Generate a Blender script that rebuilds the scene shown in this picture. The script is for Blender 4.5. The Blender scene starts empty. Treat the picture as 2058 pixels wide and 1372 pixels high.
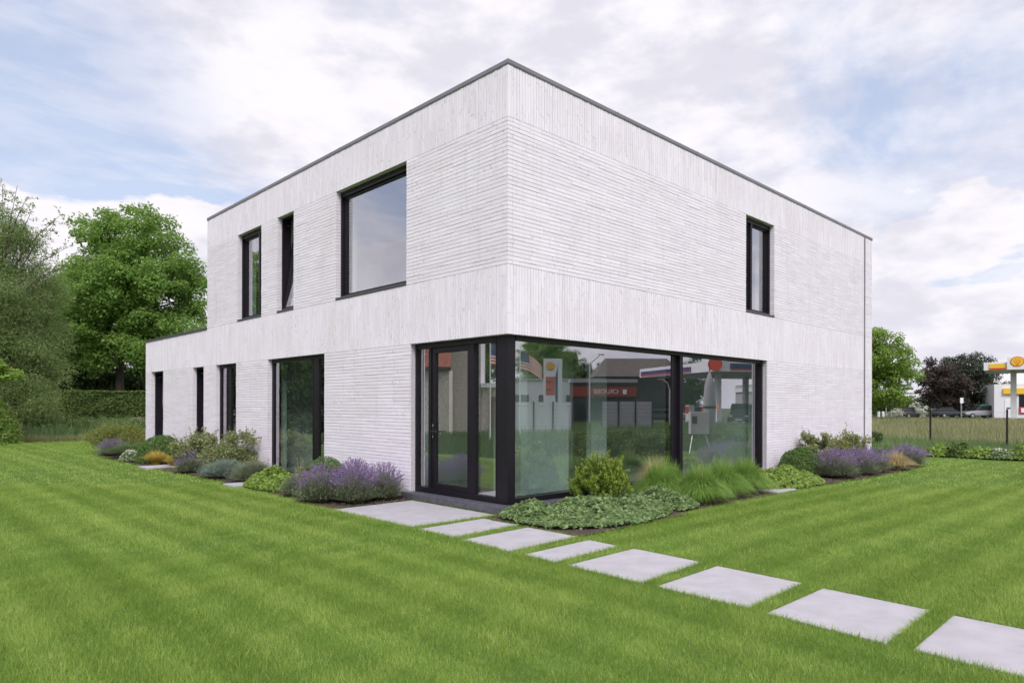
import bpy, math, random
import numpy as np
from mathutils import Vector, Matrix

# ------------------------------------------------------------------ camera, sky, sun, exposure
SC = bpy.context.scene
COL = SC.collection
H = 1.52
YAW = math.radians(45.996); ROLL = math.radians(0.131)
CAM = np.array([-6.5874, -6.9144, H])
FW = np.array([math.cos(YAW), math.sin(YAW), 0.0]); RT0 = np.array([math.sin(YAW), -math.cos(YAW), 0.0])
UP0 = np.array([0, 0, 1.0])
RT = RT0*math.cos(ROLL) + UP0*math.sin(ROLL); UP = -RT0*math.sin(ROLL) + UP0*math.cos(ROLL)
cam = bpy.data.cameras.new('camera'); cam_o = bpy.data.objects.new('camera', cam); COL.objects.link(cam_o)
cam.sensor_fit = 'HORIZONTAL'; cam.sensor_width = 36.0; cam.lens = 36.0*1363.2/2058.0
cam.shift_y = 0.0626; cam.clip_start = 0.05; cam.clip_end = 1500
cam.dof.use_dof = True; cam.dof.focus_distance = 9.5; cam.dof.aperture_fstop = 4.0
mw = Matrix(((RT[0], UP[0], -FW[0], CAM[0]), (RT[1], UP[1], -FW[1], CAM[1]), (RT[2], UP[2], -FW[2], CAM[2]), (0, 0, 0, 1)))
cam_o.matrix_world = mw
SC.camera = cam_o

SUN_AZ = np.array([-0.56, -0.74]); SUN_EL = math.radians(46)
SUN_AZ = SUN_AZ/np.linalg.norm(SUN_AZ)
sun_dir = Vector((SUN_AZ[0]*math.cos(SUN_EL), SUN_AZ[1]*math.cos(SUN_EL), math.sin(SUN_EL)))
sun = bpy.data.lights.new('sun', 'SUN'); sun.energy = 1.5; sun.angle = math.radians(28); sun.color = (1.0, 0.955, 0.945)
sun_o = bpy.data.objects.new('sun', sun); COL.objects.link(sun_o)
sun_o.rotation_euler = sun_dir.to_track_quat('Z', 'Y').to_euler()

W = bpy.data.worlds.new('World'); SC.world = W; W.use_nodes = True
nt = W.node_tree; nt.nodes.clear()
def N(t, tree=None, **kw):
    n = (tree or nt).nodes.new(t)
    for k, v in kw.items():
        if k.startswith('i_'):
            key = k[2:]
            n.inputs[int(key) if key.isdigit() else key].default_value = v
        else: setattr(n, k, v)
    return n
def L(a, b, tree=None): (tree or nt).links.new(a, b)
def MATH(op, a, b=None, tree=None, clamp=False):
    t = tree or nt
    n = t.nodes.new('ShaderNodeMath'); n.operation = op; n.use_clamp = clamp
    for i, v in enumerate((a, b)):
        if v is None: continue
        if isinstance(v, (int, float)): n.inputs[i].default_value = v
        else: t.links.new(v, n.inputs[i])
    return n.outputs[0]
def RAMP(v, a, b, tree=None, smooth=True, lo=0.0, hi=1.0):
    t = tree or nt
    n = t.nodes.new('ShaderNodeMapRange'); n.interpolation_type = 'SMOOTHSTEP' if smooth else 'LINEAR'
    n.inputs['From Min'].default_value = a; n.inputs['From Max'].default_value = b
    n.inputs['To Min'].default_value = lo; n.inputs['To Max'].default_value = hi
    t.links.new(v, n.inputs['Value']); return n.outputs[0]
def MIXC(f, a, b, tree=None, mode='MIX'):
    t = tree or nt
    n = t.nodes.new('ShaderNodeMix'); n.data_type = 'RGBA'; n.blend_type = mode
    for s, v in ((0, f), (6, a), (7, b)):
        if isinstance(v, (int, float)): n.inputs[s].default_value = v
        elif isinstance(v, (tuple, list)): n.inputs[s].default_value = (v[0], v[1], v[2], 1)
        else: t.links.new(v, n.inputs[s])
    return n.outputs[2]

sky = N('ShaderNodeTexSky', sky_type='NISHITA'); sky.sun_disc = False
sky.sun_elevation = SUN_EL; sky.sun_rotation = math.atan2(SUN_AZ[0], SUN_AZ[1])
sky.air_density = 1.0; sky.dust_density = 1.5; sky.ozone_density = 1.0
tc = N('ShaderNodeTexCoord'); sp = N('ShaderNodeSeparateXYZ'); L(tc.outputs['Generated'], sp.inputs[0])
dz = MATH('ADD', MATH('MAXIMUM', sp.outputs[2], 0.0), 0.10)
px = MATH('DIVIDE', sp.outputs[0], dz); py = MATH('DIVIDE', sp.outputs[1], dz)
cb = N('ShaderNodeCombineXYZ'); L(px, cb.inputs[0]); L(py, cb.inputs[1]); cb.inputs[2].default_value = 3.7
mp = N('ShaderNodeMapping'); L(cb.outputs[0], mp.inputs[0]); mp.inputs['Rotation'].default_value = (0, 0, 0.9); mp.inputs['Scale'].default_value = (0.55, 1.0, 1)
n1 = N('ShaderNodeTexNoise', i_Scale=0.95, i_Detail=10.0, i_Roughness=0.62, i_Distortion=0.35); L(mp.outputs[0], n1.inputs['Vector'])
m1 = RAMP(n1.outputs['Fac'], 0.30, 0.54)
mp2 = N('ShaderNodeMapping'); L(tc.outputs['Generated'], mp2.inputs[0]); mp2.inputs['Scale'].default_value = (3.2, 3.2, 7.5); mp2.inputs['Location'].default_value = (1.3, 4.1, 0.2)
n2 = N('ShaderNodeTexNoise', i_Scale=1.25, i_Detail=10.0, i_Roughness=0.55, i_Distortion=0.1); L(mp2.outputs[0], n2.inputs['Vector'])
low = RAMP(sp.outputs[2], 0.17, 0.36, lo=0.21, hi=-0.22)
m2 = RAMP(MATH('ADD', n2.outputs['Fac'], low), 0.52, 0.60)
# openings in the cloud deck (blue patches)
def patch(d, w):
    dn = N('ShaderNodeVectorMath', operation='DOT_PRODUCT'); L(tc.outputs['Generated'], dn.inputs[0])
    v = Vector(d).normalized(); dn.inputs[1].default_value = v
    return RAMP(dn.outputs['Value'], math.cos(w), 1.0)
def pdir(x, y): return FW + RT*(x-1029)/1363.2 - UP*(y-814.9)/1363.2
op = MATH('ADD', MATH('MULTIPLY', patch(pdir(60, 275), 0.25), 0.95), MATH('MULTIPLY', patch(pdir(2010, 400), 0.26), 0.45))
op = MATH('ADD', op, MATH('MULTIPLY', patch((-0.6, 0.5, 0.7), 0.5), 0.5))
m1 = MATH('SUBTRACT', m1, MATH('MULTIPLY', op, RAMP(n1.outputs['Fac'], 0.35, 0.75, lo=1.0, hi=0.35)), clamp=True)
fac = MATH('MAXIMUM', m1, m2)
fac = MATH('MAXIMUM', fac, RAMP(sp.outputs[2], 0.0, 0.14, lo=0.95, hi=0.22))
n3 = N('ShaderNodeTexNoise', i_Scale=2.3, i_Detail=7.0, i_Roughness=0.55); L(mp2.outputs[0], n3.inputs['Vector'])
shade = RAMP(n3.outputs['Fac'], 0.36, 0.60)
CL = 5.3
ccol = MIXC(shade, (CL*0.76, CL*0.75, CL*0.84), (CL*0.985, CL*0.95, CL*1.0))
blue = MIXC(0.62, sky.outputs[0], (CL*0.52, CL*0.62, CL*0.85))
out = MIXC(fac, blue, ccol)
bg = N('ShaderNodeBackground'); L(out, bg.inputs[0]); bg.inputs[1].default_value = 0.1
wo = N('ShaderNodeOutputWorld'); L(bg.outputs[0], wo.inputs[0])

SC.view_settings.view_transform = 'Standard'; SC.view_settings.look = 'None'
SC.view_settings.exposure = 0.96; SC.view_settings.gamma = 1.0
SC.render.engine = 'CYCLES'
SC.cycles.use_denoising = True
try:
    SC.cycles.denoiser = 'OPENIMAGEDENOISE'; SC.cycles.denoising_input_passes = 'RGB_ALBEDO_NORMAL'
except Exception: pass
SC.cycles.max_bounces = 7; SC.cycles.diffuse_bounces = 3; SC.cycles.glossy_bounces = 4
SC.cycles.transparent_max_bounces = 12; SC.cycles.transmission_bounces = 4
SC.cycles.use_adaptive_sampling = True; SC.cycles.adaptive_threshold = 0.02
SC.cycles.caustics_reflective = False; SC.cycles.caustics_refractive = False

# ------------------------------------------------------------------ helpers
rng = np.random.default_rng(7); random.seed(7)
MATS = {}
def new_mat(name):
    m = bpy.data.materials.new(name); m.use_nodes = True
    m.node_tree.nodes.clear(); MATS[name] = m; return m
def simple(name, col, rough=0.5, metal=0.0, noise=0.0, nscale=8.0, bump=0.0, bscale=40.0, emit=0.0, spec=0.5):
    m = new_mat(name); t = m.node_tree
    b = N('ShaderNodeBsdfPrincipled', t); o = N('ShaderNodeOutputMaterial', t); L(b.outputs[0], o.inputs[0], t)
    b.inputs['Roughness'].default_value = rough; b.inputs['Metallic'].default_value = metal
    b.inputs['Specular IOR Level'].default_value = spec
    b.inputs['Base Color'].default_value = (*col, 1)
    g = N('ShaderNodeNewGeometry', t)
    if noise > 0:
        n = N('ShaderNodeTexNoise', t, i_Scale=nscale, i_Detail=6.0, i_Roughness=0.6); L(g.outputs['Position'], n.inputs['Vector'], t)
        f = RAMP(n.outputs['Fac'], 0.3, 0.7, t)
        L(MIXC(f, tuple(c*(1-noise) for c in col), tuple(min(1, c*(1+noise)) for c in col), t), b.inputs['Base Color'], t)
    if bump > 0:
        n = N('ShaderNodeTexNoise', t, i_Scale=bscale, i_Detail=5.0); L(g.outputs['Position'], n.inputs['Vector'], t)
        bp = N('ShaderNodeBump', t, i_Strength=bump, i_Distance=0.02); L(n.outputs['Fac'], bp.inputs['Height'], t); L(bp.outputs[0], b.inputs['Normal'], t)
    if emit > 0:
        b.inputs['Emission Color'].default_value = (*col, 1); b.inputs['Emission Strength'].default_value = emit
    return m
def leafmat(name, dark, mid, light, transl=0.3, rough=0.55):
    m = new_mat(name); t = m.node_tree
    k = 1.0 if any(q in name for q in ('flower', 'gold', 'tan', 'meadow', 'lawn')) else 1.5
    dark, mid, light = (tuple(min(0.9, c*k) for c in v) for v in (dark, mid, light))
    a = N('ShaderNodeAttribute', t, attribute_name='tint')
    cr = N('ShaderNodeValToRGB', t); L(a.outputs['Fac'], cr.inputs[0], t)
    e = cr.color_ramp.elements; e[0].color = (*dark, 1); e[1].color = (*light, 1); k = e.new(0.5); k.color = (*mid, 1)
    b = N('ShaderNodeBsdfPrincipled', t); b.inputs['Roughness'].default_value = rough; b.inputs['Specular IOR Level'].default_value = 0.25
    L(cr.outputs[0], b.inputs['Base Color'], t)
    tr = N('ShaderNodeBsdfTranslucent', t); L(MIXC(0.5, cr.outputs[0], tuple(min(1, c*1.5) for c in light), t), tr.inputs[0], t)
    mx = N('ShaderNodeMixShader', t); mx.inputs[0].default_value = transl
    L(b.outputs[0], mx.inputs[1], t); L(tr.outputs[0], mx.inputs[2], t)
    o = N('ShaderNodeOutputMaterial', t); L(mx.outputs[0], o.inputs[0], t)
    return m

def wl(o):
    v = np.zeros(3)
    while o is not None: v = v + np.array(o.location); o = o.parent
    return v
def tag(o, label=None, cat=None, group=None, kind=None):
    if label: o['label'] = label
    if cat: o['category'] = cat
    if group: o['group'] = group
    if kind: o['kind'] = kind
    return o
def T(name, label, cat, loc, group=None):
    o = bpy.data.objects.new(name, None); o.location = loc; o.empty_display_size = 0.2; COL.objects.link(o)
    return tag(o, label, cat, group)
def link_mesh(name, me, mat, parent=None, kind=None):
    if mat is not None: me.materials.append(MATS[mat] if isinstance(mat, str) else mat)
    o = bpy.data.objects.new(name, me); COL.objects.link(o)
    if parent is not None: o.parent = parent
    if kind: o['kind'] = kind
    return o
def raw_mesh(name, V, F, tint=None, smooth=False):
    """V (n,3), F (m,k) fixed-size faces as numpy"""
    me = bpy.data.meshes.new(name); n = len(V); m, k = F.shape
    me.vertices.add(n); me.vertices.foreach_set('co', np.ascontiguousarray(V, dtype=np.float32).ravel())
    me.loops.add(m*k); me.loops.foreach_set('vertex_index', np.ascontiguousarray(F, dtype=np.int32).ravel())
    me.polygons.add(m); me.polygons.foreach_set('loop_start', np.arange(0, m*k, k, dtype=np.int32))
    me.polygons.foreach_set('use_smooth', np.full(m, bool(smooth)))
    if tint is not None:
        a = me.attributes.new('tint', 'FLOAT', 'POINT'); a.data.foreach_set('value', np.ascontiguousarray(tint, dtype=np.float32))
    me.update(calc_edges=True); return me
class MB:
    def __init__(s): s.v = []; s.f = []
    def quad(s, a, b, c, d): i = len(s.v); s.v += [a, b, c, d]; s.f.append((i, i+1, i+2, i+3)); return s
    def poly(s, pts): i = len(s.v); s.v += [tuple(p) for p in pts]; s.f.append(tuple(range(i, i+len(pts)))); return s
    def box(s, x0, x1, y0, y1, z0, z1):
        if x0 > x1: x0, x1 = x1, x0
        if y0 > y1: y0, y1 = y1, y0
        if z0 > z1: z0, z1 = z1, z0
        i = len(s.v)
        s.v += [(x0, y0, z0), (x1, y0, z0), (x1, y1, z0), (x0, y1, z0), (x0, y0, z1), (x1, y0, z1), (x1, y1, z1), (x0, y1, z1)]
        for q in ((3, 2, 1, 0), (4, 5, 6, 7), (0, 1, 5, 4), (1, 2, 6, 5), (2, 3, 7, 6), (3, 0, 4, 7)): s.f.append(tuple(i+k for k in q))
        return s
    def obox(s, c, ax, ay, az):
        """oriented box: centre and three half-axis vectors"""
        c = np.array(c, float); ax, ay, az = (np.array(a, float) for a in (ax, ay, az)); i = len(s.v)
        for sz in (-1, 1):
            for sx, sy in ((-1, -1), (1, -1), (1, 1), (-1, 1)): s.v.append(tuple(c+sx*ax+sy*ay+sz*az))
        for q in ((3, 2, 1, 0), (4, 5, 6, 7), (0, 1, 5, 4), (1, 2, 6, 5), (2, 3, 7, 6), (3, 0, 4, 7)): s.f.append(tuple(i+k for k in q))
        return s
    def tube(s, pts, rad, seg=8, cap=True):
        pts = [np.array(p, float) for p in pts]
        if isinstance(rad, (int, float)): rad = [rad]*len(pts)
        base = len(s.v)
        for k, p in enumerate(pts):
            d = pts[min(k+1, len(pts)-1)] - pts[max(k-1, 0)]; d = d/(np.linalg.norm(d)+1e-9)
            u = np.cross(d, (0, 0, 1.0) if abs(d[2]) < 0.9 else (1.0, 0, 0)); u /= np.linalg.norm(u); w = np.cross(d, u)
            for j in range(seg):
                a = 2*math.pi*j/seg; s.v.append(tuple(p + rad[k]*(math.cos(a)*u + math.sin(a)*w)))
        for k in range(len(pts)-1):
            for j in range(seg):
                a = base+k*seg+j; b = base+k*seg+(j+1) % seg; s.f.append((a, b, b+seg, a+seg))
        if cap:
            s.f.append(tuple(base+j for j in range(seg))[::-1]); e = base+(len(pts)-1)*seg; s.f.append(tuple(e+j for j in range(seg)))
        return s
    def prism(s, pts, ax):
        """extrude a planar polygon (list of 3-d points) along vector ax"""
        i = len(s.v); n = len(pts); ax = np.array(ax, float)
        s.v += [tuple(p) for p in pts] + [tuple(np.array(p)+ax) for p in pts]
        s.f.append(tuple(range(i, i+n))[::-1]); s.f.append(tuple(range(i+n, i+2*n)))
        for k in range(n): s.f.append((i+k, i+(k+1) % n, i+n+(k+1) % n, i+n+k))
        return s
    def build(s, name, mat, parent=None, smooth=False, kind=None, bevel=0.0, local=False):
        me = bpy.data.meshes.new(name); off = wl(parent) if (parent is not None and not local) else np.zeros(3)
        me.from_pydata([tuple(np.array(v)-off) for v in s.v], [], s.f)
        if smooth:
            for p in me.polygons: p.use_smooth = True
        o = link_mesh(name, me, mat, parent, kind)
        if bevel > 0:
            b = o.modifiers.new('bevel', 'BEVEL'); b.width = bevel; b.segments = 2; b.limit_method = 'ANGLE'
        return o
def unit(v): return v/(np.linalg.norm(v, axis=-1, keepdims=True)+1e-9)
def rsph(n): return unit(rng.normal(size=(n, 3)))

def leaf_mesh(name, P, Nn, size, aspect=0.55, fold=0.12, tint=None, tang=None):
    n = len(P); Nn = unit(Nn)
    t = unit(np.cross(Nn, rsph(n))) if tang is None else unit(tang)
    b = np.cross(Nn, t); s = size.reshape(-1, 1) if hasattr(size, 'reshape') else np.full((n, 1), size)
    v = np.empty((n, 4, 3)); v[:, 0] = P - t*s*0.5; v[:, 2] = P + t*s*0.5
    v[:, 1] = P + b*s*aspect*0.5 + Nn*s*fold; v[:, 3] = P - b*s*aspect*0.5 + Nn*s*fold
    F = np.arange(n*4).reshape(n, 4)
    if tint is None: tint = rng.uniform(0, 1, n)
    return raw_mesh(name, v.reshape(-1, 3), F, np.repeat(tint, 4))
def blades_mesh(name, P, D, h, w, bend, seg=2, tint=None, droop=None):
    """grass blades: base P, unit lean direction D (horizontal), height h, width w, bend = horizontal reach as a share of h"""
    n = len(P); side = np.stack([-D[:, 1], D[:, 0], np.zeros(n)], 1)
    ang = rng.uniform(-0.9, 0.9, n); side2 = side*np.cos(ang)[:, None] + D*np.sin(ang)[:, None]
    V = []; 
    for k in range(seg):
        q = k/seg; off = D*(h*bend*q**1.8)[:, None]; zz = h*q if droop is None else h*(q - droop*q**3)
        c = P + off + np.stack([np.zeros(n), np.zeros(n), zz], 1); ww = (w*(1-0.55*q))[:, None]*0.5
        V += [c - side2*ww, c + side2*ww]
    zz = h if droop is None else h*(1-droop)
    V.append(P + D*(h*bend)[:, None] + np.stack([np.zeros(n), np.zeros(n), zz*np.ones(n)], 1))
    nv = 2*seg+1; V = np.stack(V, 1).reshape(-1, 3); base = (np.arange(n)*nv)[:, None]
    F = []
    for k in range(seg-1):
        a = 2*k; F += [base+np.array([[a, a+1, a+3]]), base+np.array([[a, a+3, a+2]])]
    a = 2*(seg-1); F.append(base+np.array([[a, a+1, a+2]]))
    F = np.concatenate(F, 0)
    if tint is None: tint = rng.uniform(0, 1, n)
    return raw_mesh(name, V, F, np.repeat(tint, nv))
_w = [(np.array([math.cos(a), math.sin(a)]), p) for a, p in zip(rng.uniform(0, 6.28, 14), rng.uniform(0, 6.28, 14))]
def fnoise(x, y, sc):
    s = np.zeros_like(x)
    for i, (d, p) in enumerate(_w):
        k = sc*(0.6+0.23*i); s += np.sin(k*(d[0]*x+d[1]*y)+p + 1.3*np.sin(0.37*k*(d[1]*x-d[0]*y)+p*1.7))/(1+0.12*i)
    return s/4.2

# ------------------------------------------------------------------ materials
def brickmat():
    m = new_mat('brick_white'); t = m.node_tree
    b = N('ShaderNodeBsdfPrincipled', t); o = N('ShaderNodeOutputMaterial', t); L(b.outputs[0], o.inputs[0], t)
    b.inputs['Roughness'].default_value = 0.82; b.inputs['Specular IOR Level'].default_value = 0.2
    a = N('ShaderNodeAttribute', t, attribute_name='tint'); g = N('ShaderNodeNewGeometry', t)
    col = MIXC(a.outputs['Fac'], (0.785, 0.74, 0.825), (0.875, 0.83, 0.92), t)
    big = N('ShaderNodeTexNoise', t, i_Scale=0.9, i_Detail=5.0); L(g.outputs['Position'], big.inputs['Vector'], t)
    col = MIXC(RAMP(big.outputs['Fac'], 0.45, 0.75, t, hi=0.3), col, (0.71, 0.67, 0.69), t)
    # chipped and rough streaks along the faces
    st = N('ShaderNodeTexNoise', t, i_Scale=15.0, i_Detail=8.0, i_Roughness=0.7); L(g.outputs['Position'], st.inputs['Vector'], t)
    pa = N('ShaderNodeTexNoise', t, i_Scale=1.6, i_Detail=3.0); L(g.outputs['Position'], pa.inputs['Vector'], t)
    chip = MATH('MULTIPLY', RAMP(st.outputs['Fac'], 0.56, 0.64, t), RAMP(pa.outputs['Fac'], 0.47, 0.60, t), t)
    col = MIXC(MATH('MULTIPLY', chip, 0.42, t), col, (0.42, 0.40, 0.38), t)
    fn = N('ShaderNodeTexNoise', t, i_Scale=60.0, i_Detail=4.0); L(g.outputs['Position'], fn.inputs['Vector'], t)
    col = MIXC(RAMP(fn.outputs['Fac'], 0.55, 0.75, t, hi=0.10), col, (0.55, 0.53, 0.53), t)
    sx = N('ShaderNodeMapping', t); L(g.outputs['Position'], sx.inputs[0], t); sx.inputs['Scale'].default_value = (7.0, 7.0, 0.55)
    sn = N('ShaderNodeTexNoise', t, i_Scale=1.0, i_Detail=5.0, i_Roughness=0.65); L(sx.outputs[0], sn.inputs['Vector'], t)
    col = MIXC(RAMP(sn.outputs['Fac'], 0.50, 0.78, t, hi=0.42), col, (0.60, 0.575, 0.575), t)   # rain streaks
    sz = N('ShaderNodeSeparateXYZ', t); L(g.outputs['Position'], sz.inputs[0], t)
    base = MATH('MULTIPLY', RAMP(sz.outputs[2], 0.02, 0.55, t, lo=1.0, hi=0.0), RAMP(st.outputs['Fac'], 0.35, 0.65, t), t)
    col = MIXC(MATH('MULTIPLY', base, 0.35, t), col, (0.42, 0.37, 0.31), t)   # soil splashed up the wall foot
    L(col, b.inputs['Base Color'], t)
    hgt = MATH('ADD', MATH('MULTIPLY', chip, -1.0, t), MATH('MULTIPLY', fn.outputs['Fac'], 0.6, t), t)
    bp = N('ShaderNodeBump', t, i_Strength=0.55, i_Distance=0.006); L(hgt, bp.inputs['Height'], t); L(bp.outputs[0], b.inputs['Normal'], t)
brickmat()
simple('mortar', (0.56, 0.535, 0.575), 0.9, noise=0.12, nscale=30)
simple('frame_dark', (0.011, 0.009, 0.014), 0.42, spec=0.3, noise=0.15, nscale=3)
simple('coping_grey', (0.21, 0.207, 0.228), 0.4, metal=0.3, noise=0.08, nscale=2)
simple('sill_grey', (0.085, 0.083, 0.095), 0.4, metal=0.2)
simple('plaster', (0.86, 0.87, 0.86), 0.85, noise=0.03)
simple('floor_tile', (0.62, 0.63, 0.62), 0.35, noise=0.06, nscale=4)
simple('roof_felt', (0.10, 0.10, 0.105), 0.9, noise=0.2)
simple('blue_stone', (0.085, 0.085, 0.105), 0.55, noise=0.25, nscale=14, bump=0.2)
simple('steel', (0.55, 0.55, 0.56), 0.35, metal=0.9)
simple('paver', (0.425, 0.412, 0.447), 0.75, noise=0.075, nscale=4.5, bump=0.2, bscale=90)
simple('soil', (0.070, 0.048, 0.038), 0.95, noise=0.45, nscale=40, bump=0.9, bscale=60)
simple('bark_chip', (0.13, 0.085, 0.065), 0.9, noise=0.5, nscale=60)
simple('bark', (0.055, 0.042, 0.034), 0.9, noise=0.35, nscale=12, bump=0.6, bscale=30)
simple('twig', (0.075, 0.062, 0.055), 0.85)
simple('ground_green', (0.065, 0.10, 0.030), 0.95, noise=0.35, nscale=1.3, bump=0.6, bscale=90)
simple('asphalt', (0.055, 0.055, 0.058), 0.9, noise=0.2, nscale=20)
simple('white_panel', (0.72, 0.72, 0.74), 0.5, noise=0.03)
simple('grey_panel', (0.36, 0.35, 0.37), 0.6, noise=0.08, nscale=3)
simple('yellow_paint', (0.80, 0.50, 0.03), 0.45)
simple('red_paint', (0.55, 0.035, 0.022), 0.45)
simple('navy_paint', (0.018, 0.024, 0.14), 0.45)
simple('white_paint', (0.8, 0.8, 0.8), 0.5)
simple('orange_paint', (0.75, 0.17, 0.03), 0.5)
simple('green_paint', (0.03, 0.25, 0.14), 0.5)
simple('brown_roof', (0.12, 0.095, 0.09), 0.8, noise=0.2, nscale=2)
simple('red_tile', (0.30, 0.105, 0.065), 0.8, noise=0.3, nscale=6)
simple('tan_brick', (0.54, 0.49, 0.435), 0.9, noise=0.25, nscale=7)
simple('dark_wall', (0.045, 0.042, 0.046), 0.8, noise=0.2)
simple('fascia_red', (0.27, 0.035, 0.028), 0.6)
simple('black_paint', (0.012, 0.012, 0.013), 0.4)
simple('tyre', (0.015, 0.015, 0.016), 0.85)
simple('car_dark', (0.03, 0.033, 0.04), 0.25); simple('car_white', (0.7, 0.7, 0.72), 0.25); simple('car_silver', (0.38, 0.39, 0.41), 0.3, metal=0.5)
simple('car_glass', (0.02, 0.025, 0.03), 0.08)
simple('cabinet_grey', (0.42, 0.41, 0.42), 0.6)
simple('wood', (0.17, 0.12, 0.085), 0.9, noise=0.35, nscale=14, bump=0.5)
simple('canvas_grey', (0.30, 0.29, 0.31), 0.85, noise=0.08)
def glassmat():
    m = new_mat('window_glass'); t = m.node_tree
    tr = N('ShaderNodeBsdfTransparent', t); tr.inputs[0].default_value = (0.68, 0.81, 0.775, 1)
    gl = N('ShaderNodeBsdfGlossy', t); gl.inputs['Roughness'].default_value = 0.0; gl.inputs[0].default_value = (0.96, 0.95, 1.0, 1)
    g = N('ShaderNodeNewGeometry', t); dn = N('ShaderNodeVectorMath', t, operation='DOT_PRODUCT'); L(g.outputs['Normal'], dn.inputs[0], t); L(g.outputs['Incoming'], dn.inputs[1], t)
    f = MATH('POWER', MATH('SUBTRACT', 1.0, MATH('ABSOLUTE', dn.outputs['Value'], None, t), t), 5.0, t)   # coated double glazing, Schlick
    f = RAMP(f, 0.0, 1.0, t, smooth=False, lo=0.48, hi=1.0)
    mx = N('ShaderNodeMixShader', t); L(f, mx.inputs[0], t); L(tr.outputs[0], mx.inputs[1], t); L(gl.outputs[0], mx.inputs[2], t)
    o = N('ShaderNodeOutputMaterial', t); L(mx.outputs[0], o.inputs[0], t)
glassmat()
leafmat('maple_leaf', (0.052, 0.105, 0.022), (0.112, 0.195, 0.040), (0.215, 0.31, 0.085), 0.45)
leafmat('willow_leaf', (0.074, 0.118, 0.043), (0.128, 0.182, 0.066), (0.22, 0.275, 0.11), 0.42)
leafmat('dark_leaf', (0.018, 0.036, 0.012), (0.034, 0.062, 0.018), (0.065, 0.10, 0.03), 0.2)
leafmat('bright_leaf', (0.070, 0.125, 0.022), (0.125, 0.20, 0.035), (0.20, 0.28, 0.06), 0.4)
leafmat('purple_leaf', (0.026, 0.020, 0.019), (0.046, 0.034, 0.032), (0.078, 0.062, 0.056), 0.2)
leafmat('pine_leaf', (0.022, 0.030, 0.018), (0.038, 0.048, 0.030), (0.070, 0.080, 0.052), 0.15)
leafmat('hedge_leaf', (0.032, 0.056, 0.014), (0.062, 0.102, 0.026), (0.125, 0.175, 0.05), 0.25)
leafmat('box_leaf', (0.038, 0.080, 0.017), (0.066, 0.125, 0.028), (0.115, 0.185, 0.050), 0.25)
leafmat('loose_leaf', (0.070, 0.095, 0.032), (0.135, 0.160, 0.062), (0.30, 0.32, 0.17), 0.3)
leafmat('olive_leaf', (0.055, 0.080, 0.020), (0.110, 0.135, 0.032), (0.22, 0.23, 0.06), 0.3)
leafmat('lime_leaf', (0.090, 0.155, 0.026), (0.165, 0.240, 0.050), (0.26, 0.335, 0.095), 0.35)
leafmat('mint_leaf', (0.062, 0.110, 0.044), (0.122, 0.182, 0.070), (0.23, 0.30, 0.135), 0.3)
leafmat('conifer_leaf', (0.048, 0.105, 0.018), (0.130, 0.205, 0.030), (0.27, 0.325, 0.058), 0.25)
leafmat('lavender_leaf', (0.080, 0.105, 0.058), (0.140, 0.168, 0.102), (0.24, 0.265, 0.18), 0.2)
leafmat('blue_leaf', (0.10, 0.14, 0.115), (0.17, 0.215, 0.185), (0.27, 0.32, 0.28), 0.2)
leafmat('lavender_flower', (0.15, 0.095, 0.215), (0.25, 0.175, 0.335), (0.38, 0.295, 0.46), 0.25)
leafmat('white_flower', (0.30, 0.33, 0.22), (0.50, 0.52, 0.42), (0.72, 0.72, 0.64), 0.2)
leafmat('cream_flower', (0.26, 0.30, 0.10), (0.40, 0.42, 0.18), (0.55, 0.56, 0.30), 0.2)
leafmat('gold_leaf', (0.36, 0.26, 0.045), (0.54, 0.42, 0.09), (0.70, 0.58, 0.18), 0.3)
leafmat('tan_leaf', (0.34, 0.27, 0.12), (0.50, 0.41, 0.20), (0.68, 0.58, 0.34), 0.3)
leafmat('fountain_leaf', (0.060, 0.150, 0.016), (0.130, 0.235, 0.040), (0.25, 0.33, 0.11), 0.35)
leafmat('meadow_leaf', (0.17, 0.205, 0.085), (0.26, 0.275, 0.13), (0.38, 0.34, 0.19), 0.3)
leafmat('reed_leaf', (0.055, 0.098, 0.036), (0.095, 0.150, 0.058), (0.16, 0.21, 0.085), 0.3)
leafmat('lawn_leaf', (0.080, 0.188, 0.020), (0.188, 0.322, 0.042), (0.43, 0.51, 0.145), 0.35, rough=0.5)

# ------------------------------------------------------------------ house
ZR, ZU, ZL, ZS, ZP = 6.338, 5.595, 3.522, 2.533, 3.488
L1, L2, R1 = 11.386, 16.632, 14.627
house = T('house', 'white long-brick two-storey house with flat roof and dark-framed corner glazing', 'house', (0, 0, 0))
OPEN = {'L': [(-1, 2.332, -1, ZS), (5.20, 7.7535, 0.02, ZS), (9.503, 10.789, 0.02, ZS), (11.636, 12.44, 0.02, ZS), (14.92, 16.047, 0.02, ZS),
              (2.45, 4.7645, ZL, ZU), (6.5157, 7.2793, ZL, ZU), (8.094, 9.42, ZL, ZU)],
        'R': [(-1, 7.986, -1, ZS), (6.994, 8.326, ZL, ZU)]}
def M3(f, u, d, z): return (d, u, z) if f == 'L' else (u, d, z)
def fbox(mb, f, u0, u1, d0, d1, z0, z1):
    return mb.box(d0, d1, u0, u1, z0, z1) if f == 'L' else mb.box(u0, u1, d0, d1, z0, z1)
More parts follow.
